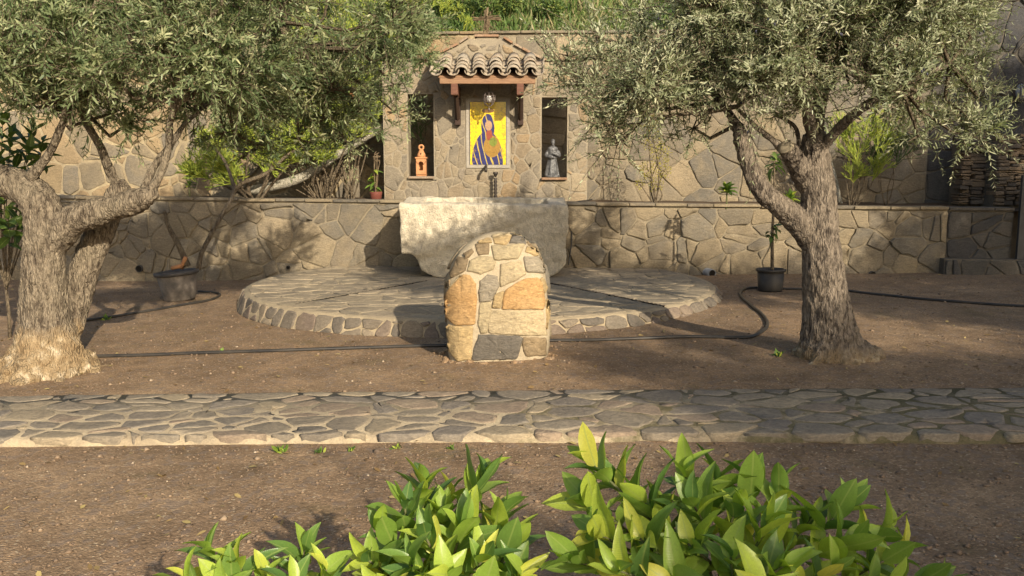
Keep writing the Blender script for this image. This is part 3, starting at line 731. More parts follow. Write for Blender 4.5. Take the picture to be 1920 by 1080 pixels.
def tile_mesh(L, r0, r1, up, th=.016, n=8):
    m = MB(); vs = []
    for q, rr in ((0, r0), (L, r1)):
        for sgn in (0, 1):
            for k in range(n + 1):
                w = math.pi * k / n; r_ = rr - th * sgn
                vs.append((r_ * math.cos(w), q, (r_ * math.sin(w) * .86) * (1 if up else -1)))
    fs = []; m1 = n + 1
    for k in range(n):
        fs += [(k, k + 1, 2 * m1 + k + 1, 2 * m1 + k), (m1 + k, 3 * m1 + k, 3 * m1 + k + 1, m1 + k + 1), (k, m1 + k, m1 + k + 1, k + 1), (2 * m1 + k, 2 * m1 + k + 1, 3 * m1 + k + 1, 3 * m1 + k)]
    fs += [(0, 2 * m1, 3 * m1, m1), (n, m1 + n, 3 * m1 + n, 2 * m1 + n)]
    m.add(vs, fs); me = bpy.data.meshes.new('roof_tile'); me.from_pydata(m.v, [], m.f); me.update(); me.polygons.foreach_set('use_smooth', [True] * len(me.polygons)); me.materials.append(M['tile']); return me
cov, chn = tile_mesh(.36, .098, .082, True), tile_mesh(.36, .092, .098, False)
for i in range(7):
    for row in range(4):
        for up in (False, True):
            x = CX0 + .0 + i * .25 + (.0 if not up else .125)
            if up and i == 6: continue
            q = row * .155 - .045
            t = bpy.data.objects.new('roof_tile', cov if up else chn); col.objects.link(t); t.parent = deck
            yy = EY + q * math.cos(slope); zz = EZ + q * math.sin(slope) + (.052 if up else .075) + row * .004 - (.0 if up else .0) + .006 * row
            t.location = Vector((x + rs.gauss(0, .006), yy + rs.gauss(0, .008), zz)) - SO_
            t.rotation_euler = (slope - R(3), rs.gauss(0, .03), rs.gauss(0, .03))
# spout
b_ = MB(SO_); p = Vector((-.40, SY, 1.66)); b_.tube([p + Vector((0, .05, .02)), p + Vector((0, -.16, 0)), p + Vector((.0, -.24, -.02)), p + Vector((0, -.26, -.08))], [.02, .02, .022, .024], 8); b_.build('spout', M['iron'], shr, True)

# picture panel: plain glazed tiles with a generic cloaked shape
def mat_picture(cx, cz):
    k = NT('glazed_picture_tile'); sx = k.n('ShaderNodeSeparateXYZ'); k.l(k.tc.outputs['Object'], sx.inputs[0]); X, Z = sx.outputs[0], sx.outputs[2]
    # object coordinates: metres from the panel's centre (tiles share the panel's origin)
    def ell(cx, cz, rx, rz, x=None, z=None, soft=.06):
        a = k.math('DIVIDE', k.math('SUBTRACT', X if x is None else x, cx), rx); b = k.math('DIVIDE', k.math('SUBTRACT', Z if z is None else z, cz), rz)
        d = k.math('ADD', k.math('MULTIPLY', a, a), k.math('MULTIPLY', b, b)); return k.ramp(d, [(1 - soft, 1), (1, 0)])
    AX = k.math('ABSOLUTE', X)
    c = k.mix(k.ramp(k.noise(7, 3), [(.4, 0), (.6, 1)]), (.80, .60, .015), (.72, .50, .02))
    blue, gold = (.012, .02, .13), (.62, .46, .05)
    body = k.math('MAXIMUM', ell(-.01, -.44, .245, .48), ell(.0, .10, .105, .2))
    c = k.mix(body, c, blue)
    w = k.n('ShaderNodeTexWave'); w.wave_type = 'BANDS'; w.bands_direction = 'X'; w.inputs['Scale'].default_value = 3.0; w.inputs['Distortion'].default_value = 4.5; w.inputs['Detail'].default_value = 1.5; w.inputs['Detail Scale'].default_value = 1.2
    mp = k.n('ShaderNodeMapping'); mp.inputs['Rotation'].default_value = (0, .5, 0); mp.inputs['Scale'].default_value = (1.4, .01, .7); k.l(k.tc.outputs['Object'], mp.inputs[0]); k.l(mp.outputs[0], w.inputs[0])
    c = k.mix(k.math('MULTIPLY', body, k.ramp(w.outputs[1], [(.86, 0), (.95, .75)])), c, gold)
    c = k.mix(ell(.06, -.20, .13, .17), c, (.30, .17, .035)); c = k.mix(ell(.02, -.02, .05, .09), c, (.26, .05, .03)); c = k.mix(ell(.08, -.13, .06, .07), c, (.16, .2, .03))
    c = k.mix(ell(.01, .12, .056, .078), c, (.40, .25, .15)); c = k.mix(ell(.0, .345, .10, .035), c, (.16, .08, .025))
    c = k.mix(k.math('MULTIPLY', k.ramp(k.noise(26, 4), [(.5, 0), (.6, 1)]), k.math('MULTIPLY', .55, k.ramp(AX, [(.13, 0), (.2, 1)]))), c, (.36, .2, .03))
    c = k.mix(.45, c, k.ramp(k.noise(34, 6, .75), [(.3, .5), (.7, 1.35)]), 'MULTIPLY'); c = k.mix(k.math('MULTIPLY', k.ramp(k.voro(38, None, 'DISTANCE_TO_EDGE'), [(.03, 1), (.07, 0)]), .35), c, (.10, .07, .03))
    c = k.mix(k.ramp(AX, [(.275, 0), (.278, 1)]), c, (.05, .06, .10))
    k.base(c, .18, .5); return k.m
pc = Vector(((PANEL[0] + PANEL[1]) / 2, SY, (PANEL[2] + PANEL[3]) / 2))
panel = empty('picture_panel', pc, 'yellow and blue glazed tile picture set in the shrine wall', 'tile picture')
b_ = MB(pc); b_.box(pc + Vector((0, -.004, 0)), (PANEL[1] - PANEL[0] + .10, .03, PANEL[3] - PANEL[2] + .10)); b_.build('plaster_bed', M['panel_plaster'], panel)
mp_ = mat_picture(0, 0); tw, th_ = (PANEL[1] - PANEL[0]) / 3, (PANEL[3] - PANEL[2]) / 5
for i in range(3):
    for j in range(5):
        b_ = MB(pc); b_.box((PANEL[0] + (i + .5) * tw, SY - .022, PANEL[2] + (j + .5) * th_), (tw - .002, .012, th_ - .002)); b_.build('tile', mp_, panel, False, .001)

# hanging lamp under the canopy
lc = Vector((-.345, 13.86, 2.66)); hl = empty('hanging_lamp', lc, 'small wrought iron hanging lamp with white globe under the canopy', 'lamp')
b_ = MB(lc); b_.tube([lc + Vector((0, 0, .1)), lc + Vector((0, 0, .40))], .006, 5); b_.build('chain', M['iron'], hl)
b_ = MB(lc); b_.ball(lc + Vector((0, 0, .01)), (.045, .045, .05), 12, 8); b_.build('globe', M['bulb'], hl, True)
b_ = MB(lc)
for k in range(8):
    w = 6.2832 * k / 8; d = Vector((math.cos(w), math.sin(w), 0))
    b_.tube([lc + d * rr + Vector((0, 0, z)) for rr, z in ((.02, .11), (.06, .1), (.095, .05), (.085, -.02), (.06, -.07), (.02, -.1))], .0065, 5)
for rr, z in ((.095, .05), (.075, -.04), (.06, .1)): b_.tube([lc + Vector((rr * math.cos(w), rr * math.sin(w), z)) for w in np.linspace(0, 6.2832, 21)], .006, 5)
for k in range(8):
    w = 6.2832 * (k + .5) / 8; q = lc + Vector((.088 * math.cos(w), .088 * math.sin(w), .005)); b_.tube([q + Vector((.018 * math.cos(t) * -math.sin(w), .018 * math.cos(t) * math.cos(w), .026 * math.sin(t))) for t in np.linspace(0, 6.2832, 11)], .005, 4)
b_.build('cage', M['lampiron'], hl)
b_ = MB(lc); b_.ball(lc + Vector((0, 0, -.15)), (.016, .016, .03), 8, 6); b_.tube([lc + Vector((0, 0, -.13)), lc + Vector((0, 0, -.09))], .006, 5); b_.build('finial', M['lampiron'], hl, True)

# cross of bound twigs on the gable
cp = Vector((-.39, SY + .1, GZ + .064)); cr = empty('twig_cross', cp, 'weathered cross of bound dry twigs on top of the shrine gable', 'cross')
b_ = MB(cp); rs = random.Random(5)
for k in range(16): b_.tube([cp + Vector((rs.gauss(0, .022), rs.gauss(0, .02), 0)), cp + Vector((rs.gauss(0, .02), rs.gauss(0, .015), .2)), cp + Vector((rs.gauss(0, .03), rs.gauss(0, .02), .36 + rs.uniform(-.04, .06)))], .007, 4)
b_.build('upright', M['dry'], cr)
b_ = MB(cp)
for k in range(16): b_.tube([cp + Vector((-.18 - rs.uniform(0, .04), rs.gauss(0, .02), .25 + rs.gauss(0, .02))), cp + Vector((0, rs.gauss(0, .02), .26 + rs.gauss(0, .018))), cp + Vector((.18 + rs.uniform(0, .05), rs.gauss(0, .02), .25 + rs.gauss(0, .02)))], .006, 4)
b_.build('crossbar', M['dry'], cr)
b_ = MB(cp)
for k in range(90):
    q = cp + Vector((rs.gauss(0, .1), rs.gauss(0, .03), abs(rs.gauss(.12, .13)))); b_.tube([q, q + Vector((rs.gauss(0, .05), rs.gauss(0, .03), rs.gauss(.03, .05)))], .003, 3)
tag(b_.build('twig_fuzz', M['dry'], cr), kind='stuff')

# terracotta lantern in the left niche
tp = Vector(((N1[0] + N1[1]) / 2 - .005, SY + .08, N1[2] + .0225)); tl = empty('clay_lantern', tp, 'terracotta lantern with keyhole arch and ring top in the niche', 'lantern')
b_ = MB(tp)
W_, D_, H_ = .155, .13, .27
b_.box(tp + Vector((0, D_ / 2 - .008, H_ / 2)), (W_, .016, H_)); 
for s in (-1, 1): b_.box(tp + Vector((s * (W_ / 2 - .008), -.008, H_ / 2)), (.016, D_ - .017, H_))
b_.box(tp + Vector((0, -.0085, .008)), (W_ - .034, D_ - .018, .016))
# front plate with a horseshoe opening
op = [(-.032, .09), (.032, .09), (.032, .15), (.024, .165)] + [(.038 * math.cos(t), .19 + .038 * math.sin(t)) for t in np.linspace(-.5, math.pi + .5, 12)] + [(-.024, .165), (-.032, .15)]
vs = []; fs = []; n = len(op)
for yy in (-D_ / 2 - .017, -D_ / 2):
    for x, z in op: vs.append(tp + Vector((x, yy, z)))
    for x, z in op:
        dx, dz = x, z - .135; k = max(abs(dx) / (W_ / 2), abs(dz) / .135); vs.append(tp + Vector((dx / k, yy, .135 + dz / k)))
for i in range(n):
    j = (i + 1) % n
    fs += [(i, j, n + j, n + i), (2 * n + i, 3 * n + i, 3 * n + j, 2 * n + j), (i, 2 * n + i, 2 * n + j, j), (n + i, n + j, 3 * n + j, 3 * n + i)]
b_.add(vs, fs); b_.build('body', M['terracotta'], tl)
b_ = MB(tp); b_.box(tp + Vector((0, -.008, H_ + .013)), (.185, .175, .024)); b_.build('ledge', M['terracotta'], tl, False, .006)
b_ = MB(tp); b_.lathe(tp + Vector((0, -.008, H_ + .025)), [(.072, 0), (.064, .04), (.045, .085), (.033, .105), (.028, .12)], 16); b_.build('dome', M['terracotta'], tl, True)
b_ = MB(tp); b_.box(tp + Vector((0, -.066, H_ + .075)), (.012, .02, .03)); b_.build('keyhole', M['dark'], tl)
b_ = MB(tp); q = tp + Vector((0, -.008, H_ + .175)); b_.tube([q + Vector((.034 * math.cos(t), 0, .034 * math.sin(t))) for t in np.linspace(0, 6.2832, 21)], .016, 8, False); b_.build('ring', M['terracotta'], tl, True)

# statue in the right niche
sp = Vector(((N2[0] + N2[1]) / 2 - .02, SY + .09, N2[2] + .0225)); st = empty('monk_statue', sp, 'silver-painted statue of a bearded robed monk with folded arms in the niche', 'statue')
b_ = MB(sp); b_.lathe(sp, [(.125, 0), (.128, .02), (.115, .038)], 18); b_.build('base', M['silver'], st, True)
f = MB(); q = Vector((0, 0, .03)); n = 20; vs = []; fs = []
prof = [(.115, 0), (.108, .05), (.095, .13), (.082, .21), (.072, .28), (.07, .32), (.082, .37), (.09, .42), (.078, .455), (.04, .475)]
for j, (rr, z) in enumerate(prof):
    lean = .02 * (1 - z / .47)
    for k in range(n):
        w = 6.2832 * k / n; fold = 1 + (.19 * math.sin(7 * w + 1.2 + z * 3) + .10 * math.sin(11 * w + z * 5)) * max(0, 1 - z / .3)
        vs.append((rr * fold * math.cos(w) - lean, rr * fold * math.sin(w) * .78, z + .03))
for j in range(len(prof) - 1):
    for k in range(n): fs.append((j * n + k, j * n + (k + 1) % n, (j + 1) * n + (k + 1) % n, (j + 1) * n + k))
fs += [tuple(range(n - 1, -1, -1)), tuple(range((len(prof) - 1) * n, len(prof) * n))]
f.add(vs, fs)
f.tube([(0, .0, .47), (.0, -.008, .525)], [.03, .028], 10); f.ball((.003, -.012, .572), (.036, .041, .048), 14, 10); f.ball((.005, -.045, .566), (.008, .014, .012), 8, 6)
f.ball((.004, -.04, .535), (.022, .022, .03), 10, 8)                     # beard
f.ball((0, .012, .585), (.04, .04, .04), 12, 8)                          # tonsured hair
f.tube([(x, y, z) for x, y, z in ((-.07, .0, .435), (0, -.055, .44), (.07, 0, .435), (0, .06, .45), (-.07, 0, .435))], .024, 8)   # cowl
for s, e, h in ((-1, (-.105, -.01, .345), (-.005, -.088, .325)), (1, (.108, -.005, .35), (.03, -.09, .385))):
    f.tube([(s * .078, 0, .425), (s * .1, 0, .39), e], [.03, .032, .034], 9); f.tube([e, ((e[0] + h[0]) / 2, (e[1] + h[1]) / 2 - .012, (e[2] + h[2]) / 2), h], [.035, .034, .03], 9)
    hx, hy, hz = h
    f.ball((hx, hy - .004, hz), (.018, .014, .016), 8, 6)
    for i in range(4): f.tube([(hx - s * .008, hy - .012, hz + .012 - .008 * i), (hx - s * .03, hy - .016, hz + .012 - .008 * i), (hx - s * .04, hy - .008, hz + .012 - .008 * i)], .0045, 5)
f.tube([(-.03, -.075, .315), (-.035, -.09, .2), (-.05, -.1, .1)], .006, 6)   # rope girdle end
f.tube([(.073 * math.cos(t), .06 * math.sin(t), .32) for t in np.linspace(0, 6.2832, 17)], .009, 6, False)
sm = solidify_remesh(f, .0062, 1); so_ = link_mesh('figure', sm, M['silver'], st); st.scale = (.94, .94, .96)

# twisted iron standpipe behind the trough
ip = Vector((-.255, SY - .14, 1.10)); ir = empty('iron_standpipe', ip, 'twisted black iron standpipe with cup top behind the trough', 'standpipe')
b_ = MB(ip); prof = [(.03, 0)] + [(.018 + .014 * (k % 2), .02 + .028 * k) for k in range(14)]; b_.lathe(ip, prof, 10); b_.build('twisted_stem', M['iron'], ir, True)
b_ = MB(ip); b_.lathe(ip + Vector((0, 0, .40)), [(.012, 0), (.02, .02), (.038, .05), (.04, .075), (.03, .08), (.02, .05)], 12); b_.build('cup', M['iron'], ir, True)

# ================================================================== TROUGH
tx0, tx1, ty0, ty1 = -1.53, .76, 12.35, 13.42
TO = Vector(((tx0 + tx1) / 2, (ty0 + ty1) / 2, DT))
b_ = MB(); zt = 1.145; zb = DT - .01
prof = [(tx0 + .01, .47), (tx0 + .17, .46), (tx0 + .23, .38), (tx0 + .27, .25), (tx0 + .44, zb), (tx1 - .25, zb), (tx1 - .12, zb + .08), (tx1 - .02, zb + .2), (tx1, zt), (tx0, zt + .02)]
n = len(prof); b_.add([(x, ty0 + (.05 if z < .4 else 0), z) for x, z in prof] + [(x, ty1, z + (.065 if z > 1 else 0)) for x, z in prof], [tuple(range(n)), tuple(range(2 * n - 1, n - 1, -1))] + [(i, i + n, (i + 1) % n + n, (i + 1) % n) for i in range(n)])
cut = MB(); cut.box(((tx0 + .30 + tx1 - .28) / 2, (ty0 + .2 + ty1 - .2) / 2, 1.1), (tx1 - tx0 - .6, ty1 - ty0 - .38, 1.0), None, 1.05)
tm = solidify_remesh(b_, .022, 1, cut)
def tdisp(c, nrm):
    return .022 * noise.fractal(c * 2.6, .7, 2.2, 5) + .012 * noise.noise(c * 9) + .010 * noise.noise(c * 22) - .02 * max(0, noise.noise(c * 4 + Vector((9, 2, 4))) - .25)
displace(tm, tdisp)
for v in tm.vertices: v.co -= TO
tr = tag(link_mesh('stone_trough', tm, M['trough']), 'large rough-hewn pale stone trough standing on the round platform', 'trough'); tr.location = TO
# stone block under the trough's left end
q = at(812, 500, 12.6); bm_ = MB(); bm_.box((q.x - .02, 12.95, .30), (.34, .5, .32)); sm = solidify_remesh(bm_, .025, 2); displace(sm, lambda c, n: .02 * noise.fractal(c * 5, .8, 2, 3))
o = link_mesh('support_stone', sm, M['wall']); org = Vector((q.x - .02, 12.95, .15))
for v in sm.vertices: v.co -= org
o.location = org; tag(o, 'brown stone block propping the left end of the trough', 'stone')

# ================================================================== MONUMENT (boulder-clad stele)
mc = gnd(932, 676); MX, MY = (932 - 960) / F_PX * 7.75, 7.98; MZ = mc.z - .06; MH = 1.10 - MZ
def mon(ax, el):     # ax 0..2pi around, el 0..1 up
    z = el * MH; t = max(0, (z - .56 * MH) / (.44 * MH)); k = math.sqrt(max(0, 1 - t ** 2.35))
    a = (.445 + .01 * math.sin(z * 5)) * max(k, .02); b = .30 * max(k, .02) ** .9
    c, s = math.cos(ax), math.sin(ax); e = .52
    x = a * math.copysign(abs(c) ** e, c); y = b * math.copysign(abs(s) ** e, s)
    if z < .25: x *= .97 + .03 * z / .25
    return Vector((MX + x + .01 * math.sin(z * 7), MY + y, MZ + z))
vs = []; fs = []; na, ne = 72, 40
for j in range(ne + 1):
    el = j / ne if j < ne * .6 else .6 + .4 * math.sin((j / ne - .6) / .4 * math.pi / 2)
    for i in range(na): vs.append(mon(2 * math.pi * i / na, min(el, .9995)))
for j in range(ne):
    for i in range(na): fs.append((j * na + i, j * na + (i + 1) % na, (j + 1) * na + (i + 1) % na, (j + 1) * na + i))
fs.append(tuple(range(ne * na, ne * na + na)))
bv = BVHTree.FromPolygons(vs, fs)
MO = Vector((MX, MY, MZ)); mn = empty('stone_monument', MO, 'round-topped standing block faced with ochre and grey stones', 'monument')
mb = MB(MO); mb.add(vs, fs); mco = mb.build('mortar_core', M['mortar_pale'], mn, True)
displace(mco.data, lambda c, n: .006 * noise.noise(c * 14))
def mono(name, c, c2): return mat_stone(name, [c], c2, .5, .85, .6)
MS = {'or': mono('ochre_stone', (.45, .295, .14), (.42, .24, .09)), 'ta': mono('tan_stone', (.40, .30, .16), (.46, .34, .17)), 'dk': mono('dark_slate', (.125, .112, .094), (.165, .148, .122)),
      'br': mono('brown_stone', (.25, .19, .115), (.2, .155, .1)), 'cr': mono('cream_stone', (.42, .345, .22), (.48, .39, .24)), 'pa': mono('pale_stone', (.40, .33, .205), (.34, .29, .19)), 'gy': mono('grey_mica_stone', (.27, .235, .175), (.38, .33, .25)), 'sl': mono('blue_slate', (.16, .145, .122), (.21, .185, .155))}
polys = [('or', [(150, 490), (260, 370), (310, 375), (355, 440), (360, 560), (345, 720), (210, 725), (150, 670), (128, 600)]), ('ta', [(150, 735), (335, 745), (325, 920), (320, 975), (230, 990), (190, 950), (145, 880), (130, 780)]),
 ('dk', [(385, 800), (660, 810), (690, 830), (650, 975), (335, 980), (345, 900)]), ('br', [(700, 820), (860, 825), (860, 950), (720, 955), (690, 880)]), ('cr', [(480, 625), (835, 625), (840, 700), (862, 800), (700, 805), (460, 785), (450, 700)]),
 ('or', [(570, 480), (700, 400), (800, 395), (830, 440), (850, 560), (830, 615), (545, 615)]), ('ta', [(490, 510), (562, 482), (538, 610), (475, 605)]), ('gy', [(390, 410), (440, 365), (510, 380), (525, 440), (490, 515), (468, 555), (380, 560), (378, 500)]),
 ('pa', [(390, 570), (465, 565), (465, 640), (440, 780), (390, 785), (370, 700)]), ('pa', [(310, 270), (380, 235), (460, 235), (495, 270), (480, 330), (400, 360), (300, 340)]), ('cr', [(535, 290), (680, 270), (715, 360), (640, 410), (540, 455), (530, 400)]),
 ('gy', [(700, 240), (800, 240), (858, 335), (838, 358), (720, 345)]), ('pa', [(470, 160), (705, 150), (660, 250), (490, 262)]), ('ta', [(725, 165), (780, 155), (820, 215), (800, 235), (715, 205)]), ('br', [(355, 150), (450, 145), (450, 220), (375, 225)]),
 ('br', [(270, 215), (330, 180), (345, 205), (300, 245), (275, 250)]), ('br', [(230, 240), (300, 260), (280, 340), (180, 392), (172, 360)]), ('ta', [(480, 110), (560, 90), (615, 95), (580, 150), (490, 150)]), ('sl', [(615, 100), (720, 95), (715, 150), (600, 145)]),
 ('ta', [(835, 385), (872, 470), (848, 500), (815, 400)]), ('br', [(140, 412), (172, 402), (172, 450), (142, 465)]), ('pa', [(160, 465), (238, 375), (252, 368), (175, 470)]), ('ta', [(865, 560), (888, 540), (880, 640), (862, 760)]), ('cr', [(470, 92), (545, 74), (640, 70), (715, 86), (700, 92), (610, 90), (550, 86), (480, 106)]), ('ta', [(375, 135), (440, 110), (470, 112), (470, 140), (380, 145)]), ('br', [(735, 105), (770, 130), (790, 152), (735, 158)]), ('br', [(830, 225), (862, 290), (868, 340), (825, 235)])]
C0 = Vector((0, 0, CAM_Z)); rs = random.Random(12)
def mon_map(px, py, h):
    for k in range(12):
        hit = bv.ray_cast(C0, ray(px, py).normalized())
        if hit[0] is not None and hit[0].y < MY + .26:
            return hit[0] + hit[1] * h
        px = px + (MX / 7.75 * F_PX + 960 - px) * .06; py = py + (570 - py) * .06
    return Vector((MX, MY, MZ + .5))
for key, p in polys:
    q = [(800 + x / 3.857, 420 + y / 3.857) for x, y in p]
    if area(q) < 0: q = q[::-1]
    cq = centroid(q); q = [(cq[0] + (x - cq[0]) * 1.045, cq[1] + (y - cq[1]) * 1.045) for x, y in q]
    o = outline(q, rs, .55, 7, .055); c = (sum(t[0] for t in o) / len(o), sum(t[1] for t in o) / len(o)); h = rs.uniform(.014, .024)
    V = []; n = len(o)
    def sh(t, d): L = math.hypot(t[0] - c[0], t[1] - c[1]); k = max(.3, 1 - d / max(L, 1e-6)); return (c[0] + (t[0] - c[0]) * k, c[1] + (t[1] - c[1]) * k)
    size = math.sqrt(abs(area(o))); e = min(1., size / 30)
    for d, hh in ((0, -.03), (0, h * .35), (1.2 * e, h * .85), (4 * e, h)):
        for t in o:
            V.append(mon_map(*sh(t, d), hh + (rs.gauss(0, .0025) if d else 0)) - MO)
    for t in o: V.append(mon_map(*sh(t, size * .28), h + rs.gauss(0, .006)) - MO)
    V.append(mon_map(*c, h * 1.12) - MO); fs = []
    for k in range(4):
        for i in range(n): fs.append((k * n + i, k * n + (i + 1) % n, (k + 1) * n + (i + 1) % n, (k + 1) * n + i))
    for i in range(n): fs.append((4 * n + i, 4 * n + (i + 1) % n, 5 * n))
    me = bpy.data.meshes.new('facing_stone'); me.from_pydata([tuple(v) for v in V], [], fs); me.update(); me.polygons.foreach_set('use_smooth', [True] * len(fs))
    bmx = bmesh.new(); bmx.from_mesh(me); bmesh.ops.recalc_face_normals(bmx, faces=bmx.faces); bmx.to_mesh(me); bmx.free()
    link_mesh('facing_stone', me, MS[key], mn)
def mon_back(u, v, h):
    ax = u / .40; el = v / MH; p = mon(ax, min(el, .985)); q = Vector((MX, MY, p.z - .3 * max(0, el - .5))); return p + (p - q).normalized() * h
for p in cells([(-.06 * .4, .05), (math.pi * 1.02 * .4, .05), (math.pi * 1.02 * .4, MH * .93), (-.06 * .4, MH * .93)], 26, 1, 5, 1, .3):
    stone(p, mon_back, M['wall'], mn, rs, name='facing_stone', joint=.05, proud=(.012, .028), rough=.004, step=.06, rounding=.2, bevel=.015, embed=.02, origin=MO)

# ================================================================== OLIVE TREES
def nrm(a): return a / np.maximum(np.linalg.norm(a, axis=1, keepdims=True), 1e-9)
def leaves_mesh(name, base, ld, nd, length, width, tint, curl=.12):
    """6-corner leaf blades: base point, leaf direction, blade normal"""
    ld = nrm(ld); w = nrm(np.cross(ld, nd)); n2 = np.cross(w, ld); L = length[:, None]; W = width[:, None] * .5
    P = [base, base + ld * L * .3 + w * W, base + ld * L * .68 + w * W * .85 - n2 * L * curl * .4, base + ld * L - n2 * L * curl, base + ld * L * .68 - w * W * .85 - n2 * L * curl * .4, base + ld * L * .3 - w * W]
    n = len(base); V = np.stack(P, 1).reshape(-1, 3)
    return np_mesh(name, V, np.arange(n * 6).reshape(n, 6), 6, np.repeat(tint, 6))
def tubes_np(name, A, B, r0, r1, n=3):
    d = nrm(B - A); ref = np.where(np.abs(d[:, 2:3]) > .9, np.array([[1., 0, 0]]), np.array([[0, 0, 1.]])); u = nrm(np.cross(d, ref)); v = np.cross(d, u)
    ring = [(A + (u * math.cos(2 * math.pi * k / n) + v * math.sin(2 * math.pi * k / n)) * r0[:, None]) for k in range(n)] + [(B + (u * math.cos(2 * math.pi * k / n) + v * math.sin(2 * math.pi * k / n)) * r1[:, None]) for k in range(n)]
    V = np.stack(ring, 1).reshape(-1, 3); m = len(A); b = (np.arange(m) * 2 * n)[:, None, None]
    q = np.array([[k, (k + 1) % n, n + (k + 1) % n, n + k] for k in range(n)])[None]
    return np_mesh(name, V, (b + q).reshape(-1, 4), 4, None, True)
def olive_crown(root, org, clumps, limbs, ntwig, leaf_mat, rng, nfruit=0, leafL=(.045, .075), upb=.35, droop=.1):
    org = np.array(org); C = np.array([c[:3] for c in clumps]); Rr = np.array([c[3] for c in clumps]); L = np.array(limbs)
    A = []; B = []; r0 = []; r1 = []
    subs = []
    for c, rr in zip(C, Rr):
        d = np.linalg.norm((L - c) * np.array([1, 1, 1.25]), axis=1); s = L[np.argmin(d)]; mid = (s + c) / 2 + rng.normal(0, .08, 3) + np.array([0, 0, -.06])
        for a, b, q0, q1 in ((s, mid, .022, .016), (mid, c, .016, .011)): A.append(a); B.append(b); r0.append(q0); r1.append(q1)
        for k in range(7):
            e = c + nrm(rng.normal(0, 1, (1, 3)))[0] * rr * rng.uniform(.55, .95) * np.array([1, 1, .8]); A.append(c); B.append(e); r0.append(.009); r1.append(.004); subs.append((c, e, rr))
    w = np.array([s[2] ** 2.2 for s in subs]); pick = rng.choice(len(subs), ntwig, p=w / w.sum())
    S0 = np.array([s[0] for s in subs])[pick]; S1 = np.array([s[1] for s in subs])[pick]; SR = np.array([s[2] for s in subs])[pick]
    t = rng.uniform(.25, 1.05, ntwig)[:, None]; P = S0 + (S1 - S0) * t + rng.normal(0, .05, (ntwig, 3))
    d = nrm(nrm(S1 - S0) * .7 + rng.normal(0, .55, (ntwig, 3)) + np.array([0, 0, upb])); TL = rng.uniform(.16, .42, ntwig) * (.6 + .5 * SR / Rr.mean()) * np.where(rng.random(ntwig) < .13, 1.65, 1.)
    A.extend(P); K = 13; dr = np.array([0, 0, -1.]) * droop
    E = P + d * TL[:, None] * .5; B.extend(E); r0.extend([.0042] * ntwig); r1.extend([.003] * ntwig); A.extend(E); B.extend(P + d * TL[:, None] + dr * TL[:, None]); r0.extend([.003] * ntwig); r1.extend([.0015] * ntwig)
    me = tubes_np('branchwork', np.array(A) - org, np.array(B) - org, np.array(r0), np.array(r1)); link_mesh('branchwork', me, M['twig'], root)
    ref = nrm(rng.normal(0, 1, (ntwig, 3))); u = nrm(np.cross(d, ref)); v = np.cross(d, u)
    bs = []; lds = []; nds = []; Ls = []; tn = []
    ttint = np.clip(rng.normal(.5, .24, ntwig), 0, 1); lsz = np.clip(rng.normal(1.05, .22, ntwig), .6, 1.7)
    for k in range(K):
        tt = (k + .8) / K
        for s in (-1, 1):
            ph = (k % 2) * 1.57 + rng.normal(0, .35, ntwig); sd_ = (u * np.cos(ph)[:, None] + v * np.sin(ph)[:, None]) * s
            p = P + d * (TL * tt)[:, None] + dr * (TL * tt * tt)[:, None]
            keep = rng.random(ntwig) < .9
            ld = d * .75 + sd_ * rng.uniform(.5, .95, ntwig)[:, None] + rng.normal(0, .16, (ntwig, 3))
            nd = d * .8 - sd_ * .6 + rng.normal(0, .35, (ntwig, 3))
            bs.append(p[keep]); lds.append(ld[keep]); nds.append(nd[keep]); Ls.append((rng.uniform(*leafL, ntwig) * lsz * (1.05 - .35 * tt * tt))[keep]); tn.append(np.clip(ttint + rng.normal(0, .18, ntwig), 0, 1)[keep])
    bs, lds, nds, Ls, tn = map(np.concatenate, (bs, lds, nds, Ls, tn))
    me = leaves_mesh('crown', bs - org, lds, nds, Ls, Ls * rng.uniform(.17, .24, len(Ls)), tn); link_mesh('crown', me, leaf_mat, root)
    if nfruit:
        pk = rng.choice(ntwig, nfruit); grp = P[pk] + d[pk] * (TL[pk] * .4)[:, None] + np.array([0, 0, -.03]); mb = MB(org)
        for g in grp:
            for _ in range(rng.integers(1, 4)): mb.ball(g + rng.normal(0, .018, 3), (.0085, .0085, .013), 6, 4)
        tag(mb.build('olive_fruit', M['fruit'], root, True), kind='stuff')
